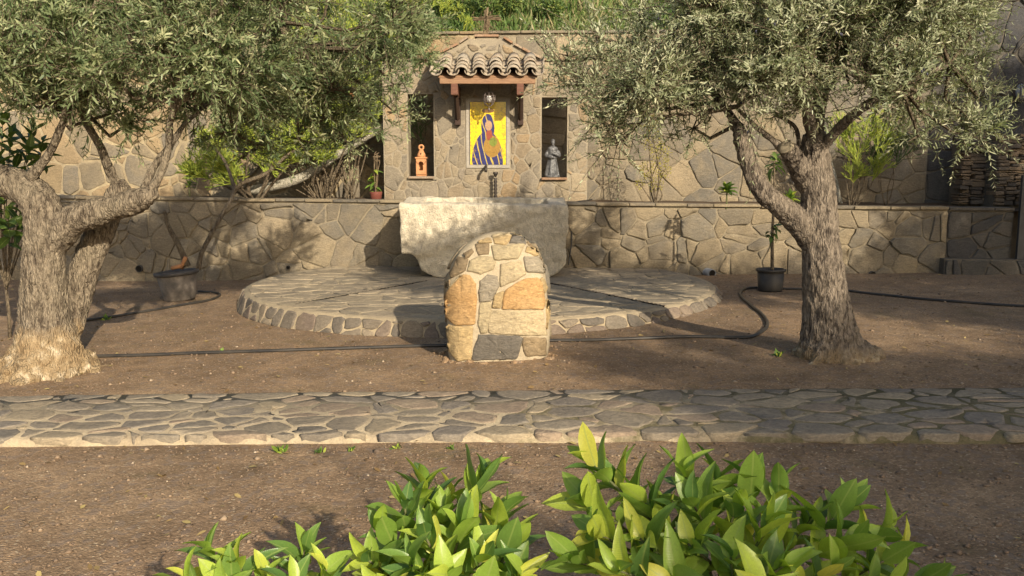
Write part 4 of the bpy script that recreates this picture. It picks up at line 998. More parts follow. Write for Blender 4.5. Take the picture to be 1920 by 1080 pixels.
def trunk_mesh(root, org, chains, mat, voxel=.017, flare=None, amp=.016):
    mb = MB(); o_ = Vector(org)
    for ch in chains:
        if max(c[3] for c in ch) < .062:
            pts = smooth_path([c[:3] for c in ch], 6); rr = [c[3] for c in ch]; rad = []
            for i in range(len(rr) - 1): rad += [rr[i] + (rr[i + 1] - rr[i]) * j / 6 for j in range(6)]
            rad.append(rr[-1]); lm = MB(o_); lm.tube([p + Vector((noise.noise(p * 6), noise.noise(p * 6 + Vector((4, 4, 4))), 0)) * .012 for p in pts], [r_ * (.92 + .2 * noise.noise(p * 14)) for r_, p in zip(rad, pts)], 10); lm.build('limb', mat, root, True); continue
        pts = smooth_path([c[:3] for c in ch], 4); rad = []
        rr = [c[3] for c in ch]
        for i in range(len(rr) - 1): rad += [rr[i] + (rr[i + 1] - rr[i]) * j / 4 for j in range(4)]
        rad.append(rr[-1]); mb.tube(pts, rad, 14)
        for p, r_ in list(zip(pts, rad))[::3]: mb.ball(p, r_ * .98, 12, 8)
    if flare: flare(mb)
    me = solidify_remesh(mb, voxel, 2)
    def dsp(c, n):
        q = Vector((c.x * 22, c.y * 22, c.z * 7.5)); f1 = noise.noise(q); f2 = noise.noise(Vector((c.x * 5, c.y * 5, c.z * 2.2)) + Vector((3, 7, 1)))
        f3 = noise.noise(Vector((c.x * 45, c.y * 45, c.z * 22)))
        return amp * (.45 - 2.2 * abs(f1)) + amp * 1.8 * f2 + amp * .9 * f3 + (max(0, .42 - c.z) * .11 * (abs(noise.noise(c * 9)) * 1.6 - .35 + .5 * noise.noise(c * 21)))
    displace(me, dsp)
    o = Vector(org)
    for v in me.vertices: v.co -= o
    link_mesh('trunk', me, mat, root)
def P3(px, py, Y): v = at(px, py, Y); return (v.x, v.y, v.z)
def chain(pts): return [(*P3(px, py, Y), r_) for px, py, Y, r_ in pts]
def lumps(base, n, rr, spread, seed, zmax):
    def fl(mb):
        r = random.Random(seed)
        for k in range(n):
            w = 2 * math.pi * k / n + r.gauss(0, .25); q = r.uniform(.55, 1.) * spread; zz = zmax * (1.02 - q / spread) * r.uniform(.5, 1.1)
            c = base + Vector((q * math.cos(w), q * math.sin(w), zz - .02)); s = rr * r.uniform(.6, 1.3); mb.ball(c, (s, s, s * r.uniform(.8, 1.3)), 10, 7)
            mb.tube([base + Vector((0, 0, zmax * 1.2)), (base + Vector((0, 0, zmax * 1.1)) + c) / 2, c + Vector((0, 0, .02)), base + Vector((spread * 1.18 * math.cos(w), spread * 1.18 * math.sin(w), -.05))], [.12, .12, s * .8, s * .35], 9)
    return fl

# right tree
RB = gnd(1562, 668); RY = RB.y
ror = empty('olive_tree', RB, 'silver-leaved olive tree with upright forked grey trunk beside the black potted sapling', 'tree', 'olive trees in the garden')
rch = [chain([(1562, 690, RY, .34), (1558, 650, RY, .27), (1553, 600, RY, .215), (1546, 540, RY, .175), (1541, 470, RY, .158), (1537, 410, RY, .152), (1532, 350, RY, .14), (1528, 290, RY, .118), (1526, 250, RY, .092)]),
       chain([(1522, 450, RY, .115), (1488, 408, RY - .05, .102), (1452, 378, RY - .1, .093), (1420, 342, RY - .12, .083), (1402, 300, RY - .1, .076), (1393, 268, RY - .1, .066), (1380, 235, RY, .045), (1350, 190, RY + .1, .034), (1300, 130, RY + .2, .024)]),
       chain([(1515, 345, RY, .1), (1493, 305, RY - .12, .085), (1476, 277, RY - .2, .074)]), chain([(1468, 285, RY - .15, .035), (1448, 262, RY - .1, .026), (1425, 245, RY - .1, .02), (1380, 200, RY - .2, .014)]),
       chain([(1496, 300, RY, .026), (1498, 262, RY, .02), (1488, 235, RY, .018), (1455, 215, RY, .014)]), chain([(1527, 262, RY + .05, .075), (1535, 200, RY + .1, .05), (1570, 120, RY + .2, .038), (1620, 20, RY + .1, .026)]),
       chain([(1527, 262, RY, .06), (1505, 180, RY - .3, .045), (1460, 80, RY - .5, .03), (1420, -60, RY - .5, .02)]), chain([(1536, 280, RY, .05), (1600, 215, RY - .3, .04), (1690, 160, RY - .4, .028), (1780, 120, RY - .4, .018)]),
       chain([(1527, 250, RY, .05), (1540, 120, RY + .2, .04), (1550, -80, RY + .4, .03)])]
trunk_mesh(ror, RB, rch, M['bark_r'], .016, lumps(RB, 11, .085, .34, 5, .17), .011)
rb_ = MB(RB); e = Vector(P3(1474, 276, RY - .215)); rb_.lathe(Vector((0, 0, 0)), [(.07, 0), (.066, .012), (.03, .016)], 14)
rot = Vector((-.55, -.5, .55)).to_track_quat('Z', 'Y').to_matrix(); vv = [rot @ (Vector(v) + RB) + e - RB for v in rb_.v]; rb_.v = [tuple(v) for v in vv]; rb_.build('cut_face', M['cutwood'], ror, True)
rng = np.random.default_rng(5)
def in_poly(px, py, poly):
    c = False; n = len(poly)
    for i in range(n):
        (x0, y0), (x1, y1) = poly[i], poly[(i + 1) % n]
        if (y0 > py) != (y1 > py) and px < (x1 - x0) * (py - y0) / (y1 - y0) + x0: c = not c
    return c
def clump_fill(poly, n, Ymid, Yspread, rr, rng, limit=None):
    out = []; xs = [p[0] for p in poly]; ys = [p[1] for p in poly]; t = 0
    while len(out) < n and t < 20000:
        t += 1
        px, py = rng.uniform(min(xs), max(xs)), rng.uniform(min(ys), max(ys))
        if not in_poly(px, py, poly): continue
        Y = Ymid + rng.uniform(-1, 1) * Yspread; c = P3(px, py, Y); r_ = rng.uniform(*rr)
        if all((c[0] - o[0]) ** 2 + (c[1] - o[1]) ** 2 + (c[2] - o[2]) ** 2 > (.62 * (r_ + o[3]) * .8) ** 2 for o in out): out.append((*c, r_))
    return out
limbs_r = [c[:3] for ch in rch[1:] for c in ch[3:]] + [c[:3] for ch in rch[5:] for c in ch[1:]]
polyR = [(1090, 110), (1150, 75), (1260, 30), (1360, -60), (1430, -260), (1750, -260), (1800, -40), (1790, 60), (1790, 180), (1800, 225), (1730, 225), (1640, 195), (1560, 190), (1450, 190), (1330, 185), (1270, 175), (1180, 225), (1130, 200), (1120, 140)]
polyR = [(x, max(y, -150)) for x, y in polyR]
clR = clump_fill(polyR, 62, RY, .95, (.22, .34), rng)
clR = [c for c in clR if c[0] > 2.25 or (abs(c[1] - RY) < .6 and c[2] < 3.05)]     # the side towards the shrine is thin and airy
clR += [(*P3(px, py, Y), r_) for px, py, Y, r_ in ((1065, 105, RY, .14), (1120, 70, RY, .16), (1200, 30, RY, .16), (1080, 160, RY, .17), (1150, 190, RY + .2, .2), (1150, 240, RY - .2, .22), (1165, 265, RY, .14), (1300, 240, RY, .15), (1825, 225, RY - .3, .19), (1815, 120, RY - .2, .18), (1805, 40, RY - .2, .18), (1790, 250, RY - .3, .15), (1720, 255, RY - .3, .13), (1830, 170, RY, .2), (1050, 130, RY + .2, .12), (1780, -20, RY - .3, .22))]
olive_crown(ror, RB, clR, limbs_r, 4700, M['olive_r'], rng, 130, (.036, .062), .42, .1)

# left tree
LB = gnd(88, 700); LY = LB.y
lor = empty('olive_tree', LB, 'olive tree with thick pale trunk, swollen root base and long horizontal limb', 'tree', 'olive trees in the garden')
lch = [chain([(88, 715, LY, .36), (88, 660, LY, .29), (84, 600, LY, .21), (82, 540, LY, .184), (82, 480, LY, .176), (86, 420, LY, .172), (70, 375, LY, .155), (30, 345, LY, .14), (-30, 330, LY, .12), (-110, 300, LY - .1, .1), (-190, 230, LY - .2, .08), (-260, 120, LY - .2, .06)]),
       chain([(100, 450, LY, .14), (140, 412, LY - .05, .125), (190, 396, LY - .1, .112), (240, 382, LY - .15, .1), (275, 368, LY - .2, .082), (288, 360, LY - .2, .05)]),
       chain([(278, 366, LY - .2, .042), (298, 330, LY - .2, .035), (316, 275, LY - .2, .031), (321, 220, LY - .2, .028), (336, 192, LY - .2, .026), (362, 176, LY - .2, .026), (386, 140, LY - .1, .026), (430, 100, LY, .022), (520, 40, LY + .2, .016)]),
       chain([(268, 358, LY - .1, .035), (290, 312, LY, .034), (330, 258, LY + .1, .028), (352, 228, LY + .2, .02), (420, 170, LY + .5, .016), (560, 90, LY + .9, .012)]),
       chain([(120, 640, LY + .25, .14), (145, 550, LY + .3, .125), (168, 480, LY + .32, .115), (196, 420, LY + .35, .11), (218, 372, LY + .36, .10), (230, 346, LY + .36, .075)]),
       chain([(222, 350, LY + .36, .06), (208, 325, LY + .36, .046), (190, 280, LY + .36, .04), (166, 236, LY + .36, .035), (148, 200, LY + .36, .03), (120, 130, LY + .4, .022), (110, 20, LY + .5, .016)]),
       chain([(55, 335, LY - .05, .05), (86, 296, LY - .05, .04), (106, 260, LY - .05, .036), (119, 225, LY - .05, .032), (126, 185, LY - .05, .028), (145, 110, LY, .022), (180, 0, LY, .016)]),
       chain([(-110, 300, LY - .1, .08), (-60, 150, LY - .4, .06), (0, 60, LY - .5, .05), (50, -10, LY - .5, .04), (140, -140, LY - .4, .03)]),
       chain([(321, 225, LY - .2, .03), (345, 120, LY - .4, .026), (420, 0, LY - .5, .02), (520, -130, LY - .4, .015)])]
trunk_mesh(lor, LB, lch, M['bark_l'], .017, lumps(LB, 13, .12, .40, 8, .28), .012)
limbs_l = [c[:3] for ch in lch[2:] for c in ch[4:]] + [c[:3] for c in lch[0][9:]]
polyL = [(-260, -260), (-260, 140), (-60, 150), (40, 150), (110, 175), (240, 195), (330, 150), (420, 180), (520, 210), (640, 205), (700, 150), (740, 90), (740, 20), (640, -120), (520, -260)]
rng = np.random.default_rng(9)
clL = clump_fill([(x, y) for x, y in polyL], 66, LY + .3, 1.15, (.26, .38), rng)
clL += [(*P3(px, py, Y), r_) for px, py, Y, r_ in ((760, 40, LY + 1.2, .22), (690, 200, LY + 1.5, .2), (740, 160, LY + 1.5, .15), (610, 220, LY + 1.3, .22), (520, 215, LY + 1., .22), (450, 215, LY + .6, .18), (790, 110, LY + 1.6, .14), (215, 210, LY + .2, .16), (150, 175, LY, .16), (800, 40, LY + 1.6, .12), (300, 180, LY + .4, .16), (40, 190, LY, .16), (350, 120, LY - .6, .26), (405, 70, LY - .6, .26), (300, 90, LY - .7, .28), (430, 140, LY - .4, .22), (180, 110, LY - .6, .26), (240, 70, LY - .6, .26), (20, 90, LY - .8, .3), (100, 60, LY - .7, .3), (330, 30, LY - .6, .26), (420, 250, LY + 1.2, .2), (480, 270, LY + 1.4, .2), (560, 260, LY + 1.5, .22), (640, 250, LY + 1.6, .2), (690, 225, LY + 1.7, .16), (720, 90, LY + 1.4, .25), (650, 120, LY + 1.2, .28), (580, 160, LY + 1, .28), (780, 60, LY + 1.5, .2), (500, 150, LY + .8, .28), (740, 210, LY + 1.8, .12), (100, 205, LY, .15), (250, 225, LY + .3, .13), (380, 200, LY + .5, .2))]
olive_crown(lor, LB, clL, limbs_l, 6000, M['olive_l'], rng, 0, (.042, .072), .3, .12)

# neighbouring trees of the same grove, outside the frame; they shade the garden
def grove(x, y, rz, sc, label):
    t = copy_tree(ror); t['label'] = label; t.location = (x, y, gz(x, y)); t.rotation_euler.z = rz; t.scale = (sc, sc, sc); return t
grove(9.6, 7.6, 1.3, 1.25, 'tall olive tree shading the drystone pier, outside the view')
grove(8.3, 3.2, 2.4, 1.35, 'broad olive tree shading the ground beside the upright olive, outside the view')
grove(7.8, -6.0, 0, 1.64, 'olive tree behind the viewer shading the gravel by the citrus bushes')
grove(12.6, -6.6, 1.0, 1.6, 'tallest olive tree behind the viewer shading the crazy paving path')
grove(6.7, -1.0, 4.6, 1.05, 'nearest olive tree behind the viewer shading the gravel')
grove(11.4, 9.8, 2.9, 1.5, 'olive tree beyond the tall one, shading the shaded back wall')
grove(10.3, -3.6, 5.1, 1.5, 'olive tree farthest right behind the viewer')

# ================================================================== CITRUS BUSHES (every leaf a part)
def leaf_mesh(name, L, W, fold, bend, twist=0., n=7):
    V = []; Fc = []
    for i in range(n + 1):
        t = i / n; w = W * .5 * (math.sin(math.pi * min(1, t ** .8 * 1.0)) ** .8) * (1 if t < 1 else 0)
        w = max(w, .0008); z = -bend * L * t * t; y = L * t * (1 - .12 * bend * t)
        for s in (-1, 0, 1):
            wav = .05 * W * math.sin(t * 9 + s) if s else 0
            x = s * w * math.cos(fold); zz = z + abs(s) * w * math.sin(fold) + wav; a = twist * t
            V.append((x * math.cos(a) - (zz - z) * math.sin(a), y, z + x * math.sin(a) + (zz - z) * math.cos(a)))
    for i in range(n):
        for s in range(2): Fc.append((i * 3 + s, i * 3 + s + 1, (i + 1) * 3 + s + 1, (i + 1) * 3 + s))
    me = bpy.data.meshes.new(name); me.from_pydata(V, [], Fc); me.update(); me.polygons.foreach_set('use_smooth', [True] * len(Fc)); return me
def leaf_set(mat, base=1.):
    out = []
    for L, W, f, b, t in ((1, .46, .38, .22, .1), (1, .50, .5, .4, -.2), (1, .43, .3, .1, .25), (1, .53, .42, .55, 0), (1, .40, .6, .32, .45), (1, .48, .25, -.14, -.2), (1, .44, .7, .45, -.5), (1, .5, .45, .28, .3)):
        me = leaf_mesh('leaf', L * base, W * base, f, b, t); me.materials.append(mat); out.append(me)
    return out
CL = leaf_set(M['citrus']); DL = leaf_set(M['darkleaf'])
def put_leaf(meshes, root, org, p, d, up, L, r):
    d = Vector(d).normalized(); x = d.cross(Vector(up))
    if x.length < .05: x = d.cross(Vector((1, .2, 0)))
    x.normalize(); z = x.cross(d)
    o = bpy.data.objects.new('leaf', r.choice(meshes)); col.objects.link(o); o.parent = root
    mt = Matrix((x, d, z)).transposed().to_4x4(); mt.translation = Vector(p) - Vector(org); o.matrix_local = mt @ Matrix.Diagonal((L, L, L, 1)); return o
def leafy_bush(name, label, cat, base, tips, meshes, Lr, r, per=9, along=.24, group=None, stem_m=None, forkz=.35, upb=.5):
    root = empty(name, base, label, cat, group); base = Vector(base); mb = MB(base)
    fork = base + Vector((0, 0, forkz)); mb.tube([base - Vector((0, 0, .05)), base + Vector((.01, 0, forkz * .5)), fork], [.02, .017, .014], 7)
    for tp_ in tips:
        tp_ = Vector(tp_); mid = (fork + tp_) / 2 + Vector((r.gauss(0, .03), r.gauss(0, .03), .02)) + (tp_ - fork).cross(Vector((0, 0, 1))) * r.gauss(0, .05)
        path_ = smooth_path([fork, mid, tp_], 5); mb.tube(path_, [.009 - .006 * i / (len(path_) - 1) for i in range(len(path_))], 6)
        ax = (tp_ - mid).normalized(); ang = r.uniform(0, 6.28); ref = ax.cross(Vector((.3, .2, .9))).normalized(); rf2 = ax.cross(ref)
        for k in range(per):
            t = k / (per - 1); ang += 2.4 + r.gauss(0, .2); p = tp_ - ax * along * (1 - t) ** 1.15
            side = ref * math.cos(ang) + rf2 * math.sin(ang); opn = 1.08 - .72 * t + r.gauss(0, .14)
            d = ax * math.cos(opn) + side * math.sin(opn) + Vector((0, 0, upb * .3)); L = r.uniform(*Lr) * (1 - .35 * max(0, t - .6) / .4) * (.8 + .2 * min(1, t * 3))
            put_leaf(meshes, root, base, p, d, ax * .9 - side * .5 + Vector((r.gauss(0, .25), r.gauss(0, .25), .3)), L, r)
    mb.build('stem', stem_m or M['shrubstem'], root, True); return root
M['shrubstem'] = mat_simple('green_stem', (.10, .13, .04), (.12, .10, .06), 20, .7, .2)
rs = random.Random(33)
def tipset(lst): return [at(px, py, Y) for px, py, Y in lst]
mid_t = [(905, 895, 2.55), (795, 905, 2.5), (845, 930, 2.65), (945, 960, 2.45), (760, 945, 2.4), (870, 985, 2.35), (720, 1000, 2.35), (800, 1010, 2.3), (965, 1015, 2.4), (905, 1050, 2.25), (770, 1060, 2.2), (690, 1050, 2.3), (840, 1085, 2.15), (975, 1080, 2.3), (720, 1110, 2.2), (900, 1130, 2.1), (830, 960, 2.45), (920, 1000, 2.6)]
b0 = at(845, 1000, 2.4); leafy_bush('citrus_bush', 'bright green citrus bush standing between the two other citrus bushes', 'bush', (b0.x, 2.4, gz(b0.x, 2.4)), tipset(mid_t), CL, (.10, .165), rs, 13, .17, 'citrus bushes in the foreground')
sm_t = [(388, 1030, 2.3), (445, 1058, 2.25), (572, 1030, 2.35), (612, 1068, 2.25), (500, 1085, 2.25), (350, 1085, 2.2), (550, 1095, 2.15), (420, 1100, 2.15)]
b0 = at(480, 1060, 2.3); leafy_bush('citrus_bush', 'lowest and sparsest citrus bush with few shoots', 'bush', (b0.x, 2.3, gz(b0.x, 2.3)), tipset(sm_t), CL, (.095, .145), rs, 10, .13, 'citrus bushes in the foreground', forkz=.25)
rt_t = [(1105, 865, 2.55), (1150, 900, 2.6), (1095, 935, 2.5), (1200, 930, 2.5), (1285, 890, 2.55), (1345, 895, 2.6), (1410, 900, 2.55), (1460, 920, 2.5), (1300, 945, 2.4), (1380, 955, 2.4), (1440, 985, 2.35), (1520, 970, 2.5), (1590, 945, 2.5), (1660, 990, 2.5), (1600, 1015, 2.35), (1680, 1040, 2.4), (1120, 1000, 2.35), (1200, 1010, 2.35), (1290, 1020, 2.3), (1370, 1045, 2.25), (1470, 1060, 2.25), (1560, 1070, 2.25), (1070, 1050, 2.3), (1160, 1070, 2.2), (1250, 1090, 2.2), (1650, 1100, 2.3), (1740, 1090, 2.45), (1420, 1110, 2.15), (1240, 960, 2.55)]
b0 = at(1380, 1000, 2.4); leafy_bush('citrus_bush', 'widest and tallest citrus bush reaching up in front of the paving', 'bush', (b0.x, 2.42, gz(b0.x, 2.4)), tipset(rt_t), CL, (.11, .18), rs, 10, .17, 'citrus bushes in the foreground')
# large-leaved shrub behind the left trunk
lt = [(20, 250, 9.3), (55, 280, 9.2), (0, 300, 9.1), (60, 240, 9.4), (-30, 260, 9.2), (70, 320, 9.3), (10, 345, 9.0), (-20, 390, 9.1), (40, 385, 9.0), (15, 410, 8.9), (-60, 330, 9.), (80, 265, 9.6), (-50, 420, 9.0), (30, 300, 9.5), (5, 220, 9.5)]
b0 = at(10, 520, 9.3); leafy_bush('loquat_shrub', 'dark green large-leaved shrub behind the swollen olive trunk', 'shrub', (b0.x, 9.3, gz(b0.x, 9.3)), tipset(lt), DL, (.17, .27), rs, 11, .34, None, M['twig'], .5, -.9)

# ================================================================== PENCIL SHRUBS AND OTHER PLANTS ON THE TERRACE
def pencil(label, base, tops, mat, seed, stems=5, rr=.045, lean=(0, 0), depth=6, cat='shrub', group='pencil-stemmed shrubs on the terrace', sticks=(.14, .09), woody=True, spread=.5, fat=.0065):
    """forking bare green sticks from a few woody stems"""
    r = random.Random(seed); base = Vector(base); root = empty('pencil_shrub', base, label, cat, group)
    wood = MB(base); A = []; B = []; q0 = []; q1 = []
    def fork(p, d, L, lev, rad):
        e = p + d * L; A.append(p); B.append(e); q0.append(rad); q1.append(rad * .8)
        if lev == 0: return
        for _ in range(r.choice((2, 2, 3))):
            nd = (d + Vector((r.gauss(0, spread), r.gauss(0, spread), r.gauss(.12, .3)))).normalized(); fork(e, nd, L * r.uniform(.72, 1.02), lev - 1, max(.0042, rad * .88))
    for k in range(len(tops)):
        tp_ = Vector(tops[k]); mid = (base + tp_) / 2 + Vector((r.gauss(0, .08), r.gauss(0, .05), -.04)); pp = smooth_path([base + Vector((r.gauss(0, .04), r.gauss(0, .03), -.03)), mid, tp_], 5)
        wood.tube(pp, [rr * .55 * (1 - .6 * i / (len(pp) - 1)) for i in range(len(pp))], 7)
        d0 = (tp_ - mid).normalized()
        for _ in range(stems): fork(tp_ - d0 * r.uniform(0, .25) * (tp_ - base).length * .6, (d0 + Vector((r.gauss(0, .55), r.gauss(0, .5), r.gauss(.2, .35)))).normalized(), r.uniform(*sticks[::-1]), depth - 1 if r.random() < .5 else depth, fat)
    wood.build('stem', M['twig'], root, True)
    A, B = np.array([tuple(a) for a in A]), np.array([tuple(b) for b in B]); o = np.array(base)
    me = tubes_np('crown', A - o, B - o, np.array(q0), np.array(q1), 4); n = len(A)
    hz = (B[:, 2] - B[:, 2].min()) / max(1e-3, np.ptp(B[:, 2])); tn = np.clip(npr.normal(.5, .22, n), 0, 1)
    at_ = me.attributes.new('tint', 'FLOAT', 'POINT'); at_.data.foreach_set('value', np.repeat(tn, 8).astype(np.float32)); link_mesh('crown', me, mat, root); return root
def T(*l): return [at(*p) for p in l]
bedz = lambda x: 1.10 - .0075 * (x + 5)
def bedp(px, Y): x = (px - 960) / F_PX * Y; return Vector((x, Y, bedz(x)))
pencil('broad yellow-green pencil shrub with gnarled stems at the foot of the back wall', bedp(480, 14.35), T((380, 330, 14.2), (440, 345, 14.15), (420, 320, 14.0), (470, 270, 14.0), (520, 280, 14.0), (550, 300, 14.3), (400, 280, 14.4), (500, 320, 14.2), (560, 250, 14.4)), M['pencil'], 1, 22, .05, depth=4, sticks=(.13, .09), fat=.0085)
pencil('yellow-green pencil shrub growing around the pale leaning limb', bedp(610, 14.55), T((570, 260, 14.1), (620, 230, 14.2), (660, 250, 14.2), (600, 300, 14.1), (680, 225, 14.2), (590, 200, 14.6), (640, 180, 14.7)), M['pencil'], 2, 22, .03, depth=4, sticks=(.13, .09), fat=.0085)
pencil('tallest yellow-green pencil shrub rising above the back wall', bedp(660, 14.85), T((600, 110, 14.8), (650, 80, 14.9), (700, 110, 14.9), (620, 30, 14.8), (680, 20, 15), (740, 60, 15), (560, 60, 14.9), (700, 160, 14.8), (540, 130, 14.8)), M['pencil'], 3, 6, .024, depth=5, sticks=(.15, .09), fat=.007)
pencil('small yellow-green pencil shrub showing above the gable coping', (at(862, 100, 15.9).x, 15.9, hill_z(-.9, .3)), T((850, 75, 15.8), (868, 60, 15.9), (835, 85, 15.9), (880, 80, 15.8)), M['pencil'], 4, 12, .02, depth=4, sticks=(.09, .06))
pencil('pencil shrub on the slope left of the gable', (at(800, 60, 16.1).x, 16.1, hill_z(-1.5, .6)), T((780, 30, 16), (810, 10, 16.1), (760, 60, 16), (800, 70, 16), (830, 40, 16.2), (740, 20, 16.1)), M['pencil'], 5, 8, .03, depth=4)
pencil('bright yellow-green pencil shrub against the back wall behind the upright olive', bedp(1596, 13.75), T((1605, 300, 13.7), (1625, 260, 13.7), (1590, 270, 13.75), (1650, 265, 13.7), (1600, 340, 13.7), (1635, 240, 13.75), (1580, 250, 13.8), (1640, 330, 13.6)), M['pencil'], 6, 9, .018, depth=4, sticks=(.13, .08), spread=.36)
pencil('pencil shrub beside the bright one, its shade painted as dark green', bedp(1660, 14.1), T((1650, 290, 14.2), (1670, 280, 14.1), (1685, 300, 14.2), (1640, 310, 14.2)), M['pencil_shade'], 7, 9, .02, depth=4, spread=.36)
pencil('pencil shrub behind the clay lantern niche, its shade painted as dark green', bedp(790, 14.95), T((780, 230, 14.9), (800, 210, 14.9), (760, 250, 14.9), (790, 260, 14.9)), M['pencil_shade'], 8, 4, .03, depth=3)
# pale leaning limb and bare gnarled limbs
def limb(name, label, pts, m, cat='dead tree', n=9):
    p0 = Vector(pts[0][:3]); mb = MB(p0); sp_ = smooth_path([p[:3] for p in pts], 5); rr = []
    for i in range(len(pts) - 1): rr += [pts[i][3] + (pts[i + 1][3] - pts[i][3]) * j / 5 for j in range(5)]
    rr.append(pts[-1][3])
    mb.tube(sp_, [r_ * (1 + .12 * noise.noise(Vector(p) * 3)) for r_, p in zip(rr, sp_)], n); o = mb.build(name, m, None, True); o.location = p0; return tag(o, label, cat)
limb('leaning_limb', 'pale grey bare limb leaning up against the shrine corner', chain([(470, 358, 14.5, .075), (560, 335, 14.5, .075), (640, 285, 14.5, .07), (700, 248, 14.45, .062), (722, 236, 14.45, .055)]), M['palewood'])
limb('gnarled_limb', 'thick grey gnarled limb rising out of the pencil shrubs', chain([(405, 308, 14.3, .075), (450, 290, 14.3, .07), (500, 262, 14.4, .06), (545, 225, 14.5, .045), (590, 190, 14.6, .03)]), M['twig'])
limb('crooked_sapling', 'crooked bare stem looping in front of the back wall', chain([(432, 372, 14.1, .035), (452, 345, 14.1, .034), (500, 325, 14.1, .03), (540, 290, 14.1, .026), (585, 268, 14.2, .018)]), M['twig'])
limb('crooked_sapling', 'thin pale stem leaning on the back wall beside the bright pencil shrub', chain([(1576, 382, 14.0, .035), (1565, 330, 14.05, .03), (1552, 280, 14.1, .024), (1548, 220, 14.2, .02)]), M['palewood'])
# thin yellow-leaved shrub on the right
def cloud_shrub(name, label, base, clumps, nleaf, L, mat, seed, cat='shrub', group=None, asp=.5):
    rg = np.random.default_rng(seed); base = Vector(base); root = empty(name, base, label, cat, group); o = np.array(base); C = np.array([c[:3] for c in clumps]); Q = np.array([c[3] for c in clumps])
    mb = MB(base)
    for c, q in zip(C, Q):
        mid = (np.array(base) * .5 + c * .5) + rg.normal(0, .04, 3); mb.tube(smooth_path([tuple(base), tuple(mid), tuple(c)], 4), [.014, .013, .012, .011, .010, .009, .008, .006, .004], 5)
        for _ in range(5): mb.tube([tuple(c), tuple(c + rg.normal(0, .5, 3) * q)], [.005, .002], 4)
    mb.build('stem', M['twig'], root)
    k = rg.choice(len(C), nleaf, p=Q ** 2 / (Q ** 2).sum()); d = nrm(rg.normal(0, 1, (nleaf, 3))); P = C[k] + d * (Q[k] * rg.uniform(.15, 1, nleaf) ** .5)[:, None]
    ld = d + rg.normal(0, .6, (nleaf, 3)); LL = rg.uniform(.6, 1.2, nleaf) * L
    link_mesh('crown', leaves_mesh('crown', P - o, ld, rg.normal(0, 1, (nleaf, 3)) + np.array([0, -.4, .8]), LL, LL * asp, np.clip(rg.normal(.5, .25, nleaf), 0, 1)), mat, root); return root
def CC(*l): return [(*P3(px, py, Y), q) for px, py, Y, q in l]
cloud_shrub('yellow_shrub', 'airy yellow-leaved shrub against the back wall right of the statue niche', bedp(1228, 13.95), CC((1230, 345, 13.95, .12), (1215, 320, 13.95, .16), (1240, 290, 14, .17), (1200, 345, 13.9, .08), (1225, 265, 14, .17), (1215, 230, 14, .14), (1245, 320, 14, .12)), 1500, .028, M['yellowleaf'], 3)
cloud_shrub('olive_shrub', 'dense grey-green narrow-leaved shrub over the pale leaning limb', bedp(600, 14.75), CC((440, 215, 14.6, .34), (500, 190, 14.6, .38), (560, 215, 14.7, .36), (620, 180, 14.8, .4), (670, 200, 14.7, .32), (540, 130, 14.9, .4), (620, 100, 14.9, .42), (690, 130, 14.9, .36), (720, 60, 15.0, .36), (460, 130, 14.8, .36), (570, 270, 14.5, .26), (690, 235, 14.6, .2), (720, 200, 14.7, .2), (480, 275, 14.5, .26), (640, 255, 14.7, .22), (410, 260, 14.5, .25), (760, 90, 15, .3), (790, 50, 15.1, .28)), 17000, .085, M['olive_l'], 13, 'shrub', None, .2)
def rosette(px, py, Y, label, L=.16, n=26, seed=0, stem=.12):
    r = random.Random(seed); c = at(px, py, Y); b = Vector((c.x, c.y, min(c.z - .05, bedz(c.x)))); root = empty('rosette_plant', b, label, 'plant', 'rosette plants on the terrace'); mb = MB(b); mb.tube([b, c], .012, 6); mb.build('stem', M['shrubstem'], root)
    for k in range(n):
        w = k * 2.4; t = k / n; op_ = 1.5 - 1.2 * t; d = Vector((math.cos(w) * math.sin(op_), math.sin(w) * math.sin(op_), math.cos(op_))); put_leaf(RL, root, b, c + Vector((0, 0, .06 * t)), d, Vector((0, 0, 1)) - d * .3, L * r.uniform(.75, 1.1), r)
RLm = leaf_set(mat_leaf('rosette_leaf_blade', [(0, (.05, .10, .025)), (.5, (.13, .22, .03)), (1, (.42, .46, .06))], .45, .3, None, True, True)); RL = RLm
rosette(1363, 362, 13.45, 'green rosette plant sitting on the terrace wall coping', .17, 26, 1)
rosette(1482, 378, 13.5, 'rosette plant partly behind the forked trunk', .14, 22, 2)
rosette(355, 352, 14.2, 'small pale green plant at the foot of the back wall', .14, 9, 3)
# dry flower stalk in a red pot beside the shrine
dp = bedp(706, 14.05); dpo = empty('potted_dry_plant', dp, 'dried flower stalk in a dark red clay pot beside the shrine', 'potted plant')
mb = MB(dp); mb.lathe(dp, [(.07, 0), (.095, .16), (.1, .2), (.085, .2), (.08, .17)], 14); mb.build('pot', M['redpot'], dpo, True)
mb = MB(dp); r_ = random.Random(6)
for k in range(5):
    tp_ = dp + Vector((r_.gauss(.02, .04), r_.gauss(0, .03), r_.uniform(.6, .85))); mb.tube(smooth_path([dp + Vector((0, 0, .18)), (dp + tp_) / 2 + Vector((r_.gauss(0, .03), 0, .1)), tp_], 4), .006, 5)
    for j in range(4): mb.tube([tp_, tp_ + Vector((r_.gauss(0, .04), r_.gauss(0, .03), r_.uniform(0, .06)))], .006, 4)
mb.build('stalk', M['dry'], dpo)
for k in range(14): put_leaf(RL, dpo, dp, dp + Vector((r_.gauss(-.02, .03), r_.gauss(0, .02), r_.uniform(.15, .55))), (r_.gauss(-.3, .8), r_.gauss(-.3, .5), r_.gauss(-.2, .4)), (0, -.3, 1), r_.uniform(.1, .17), r_)
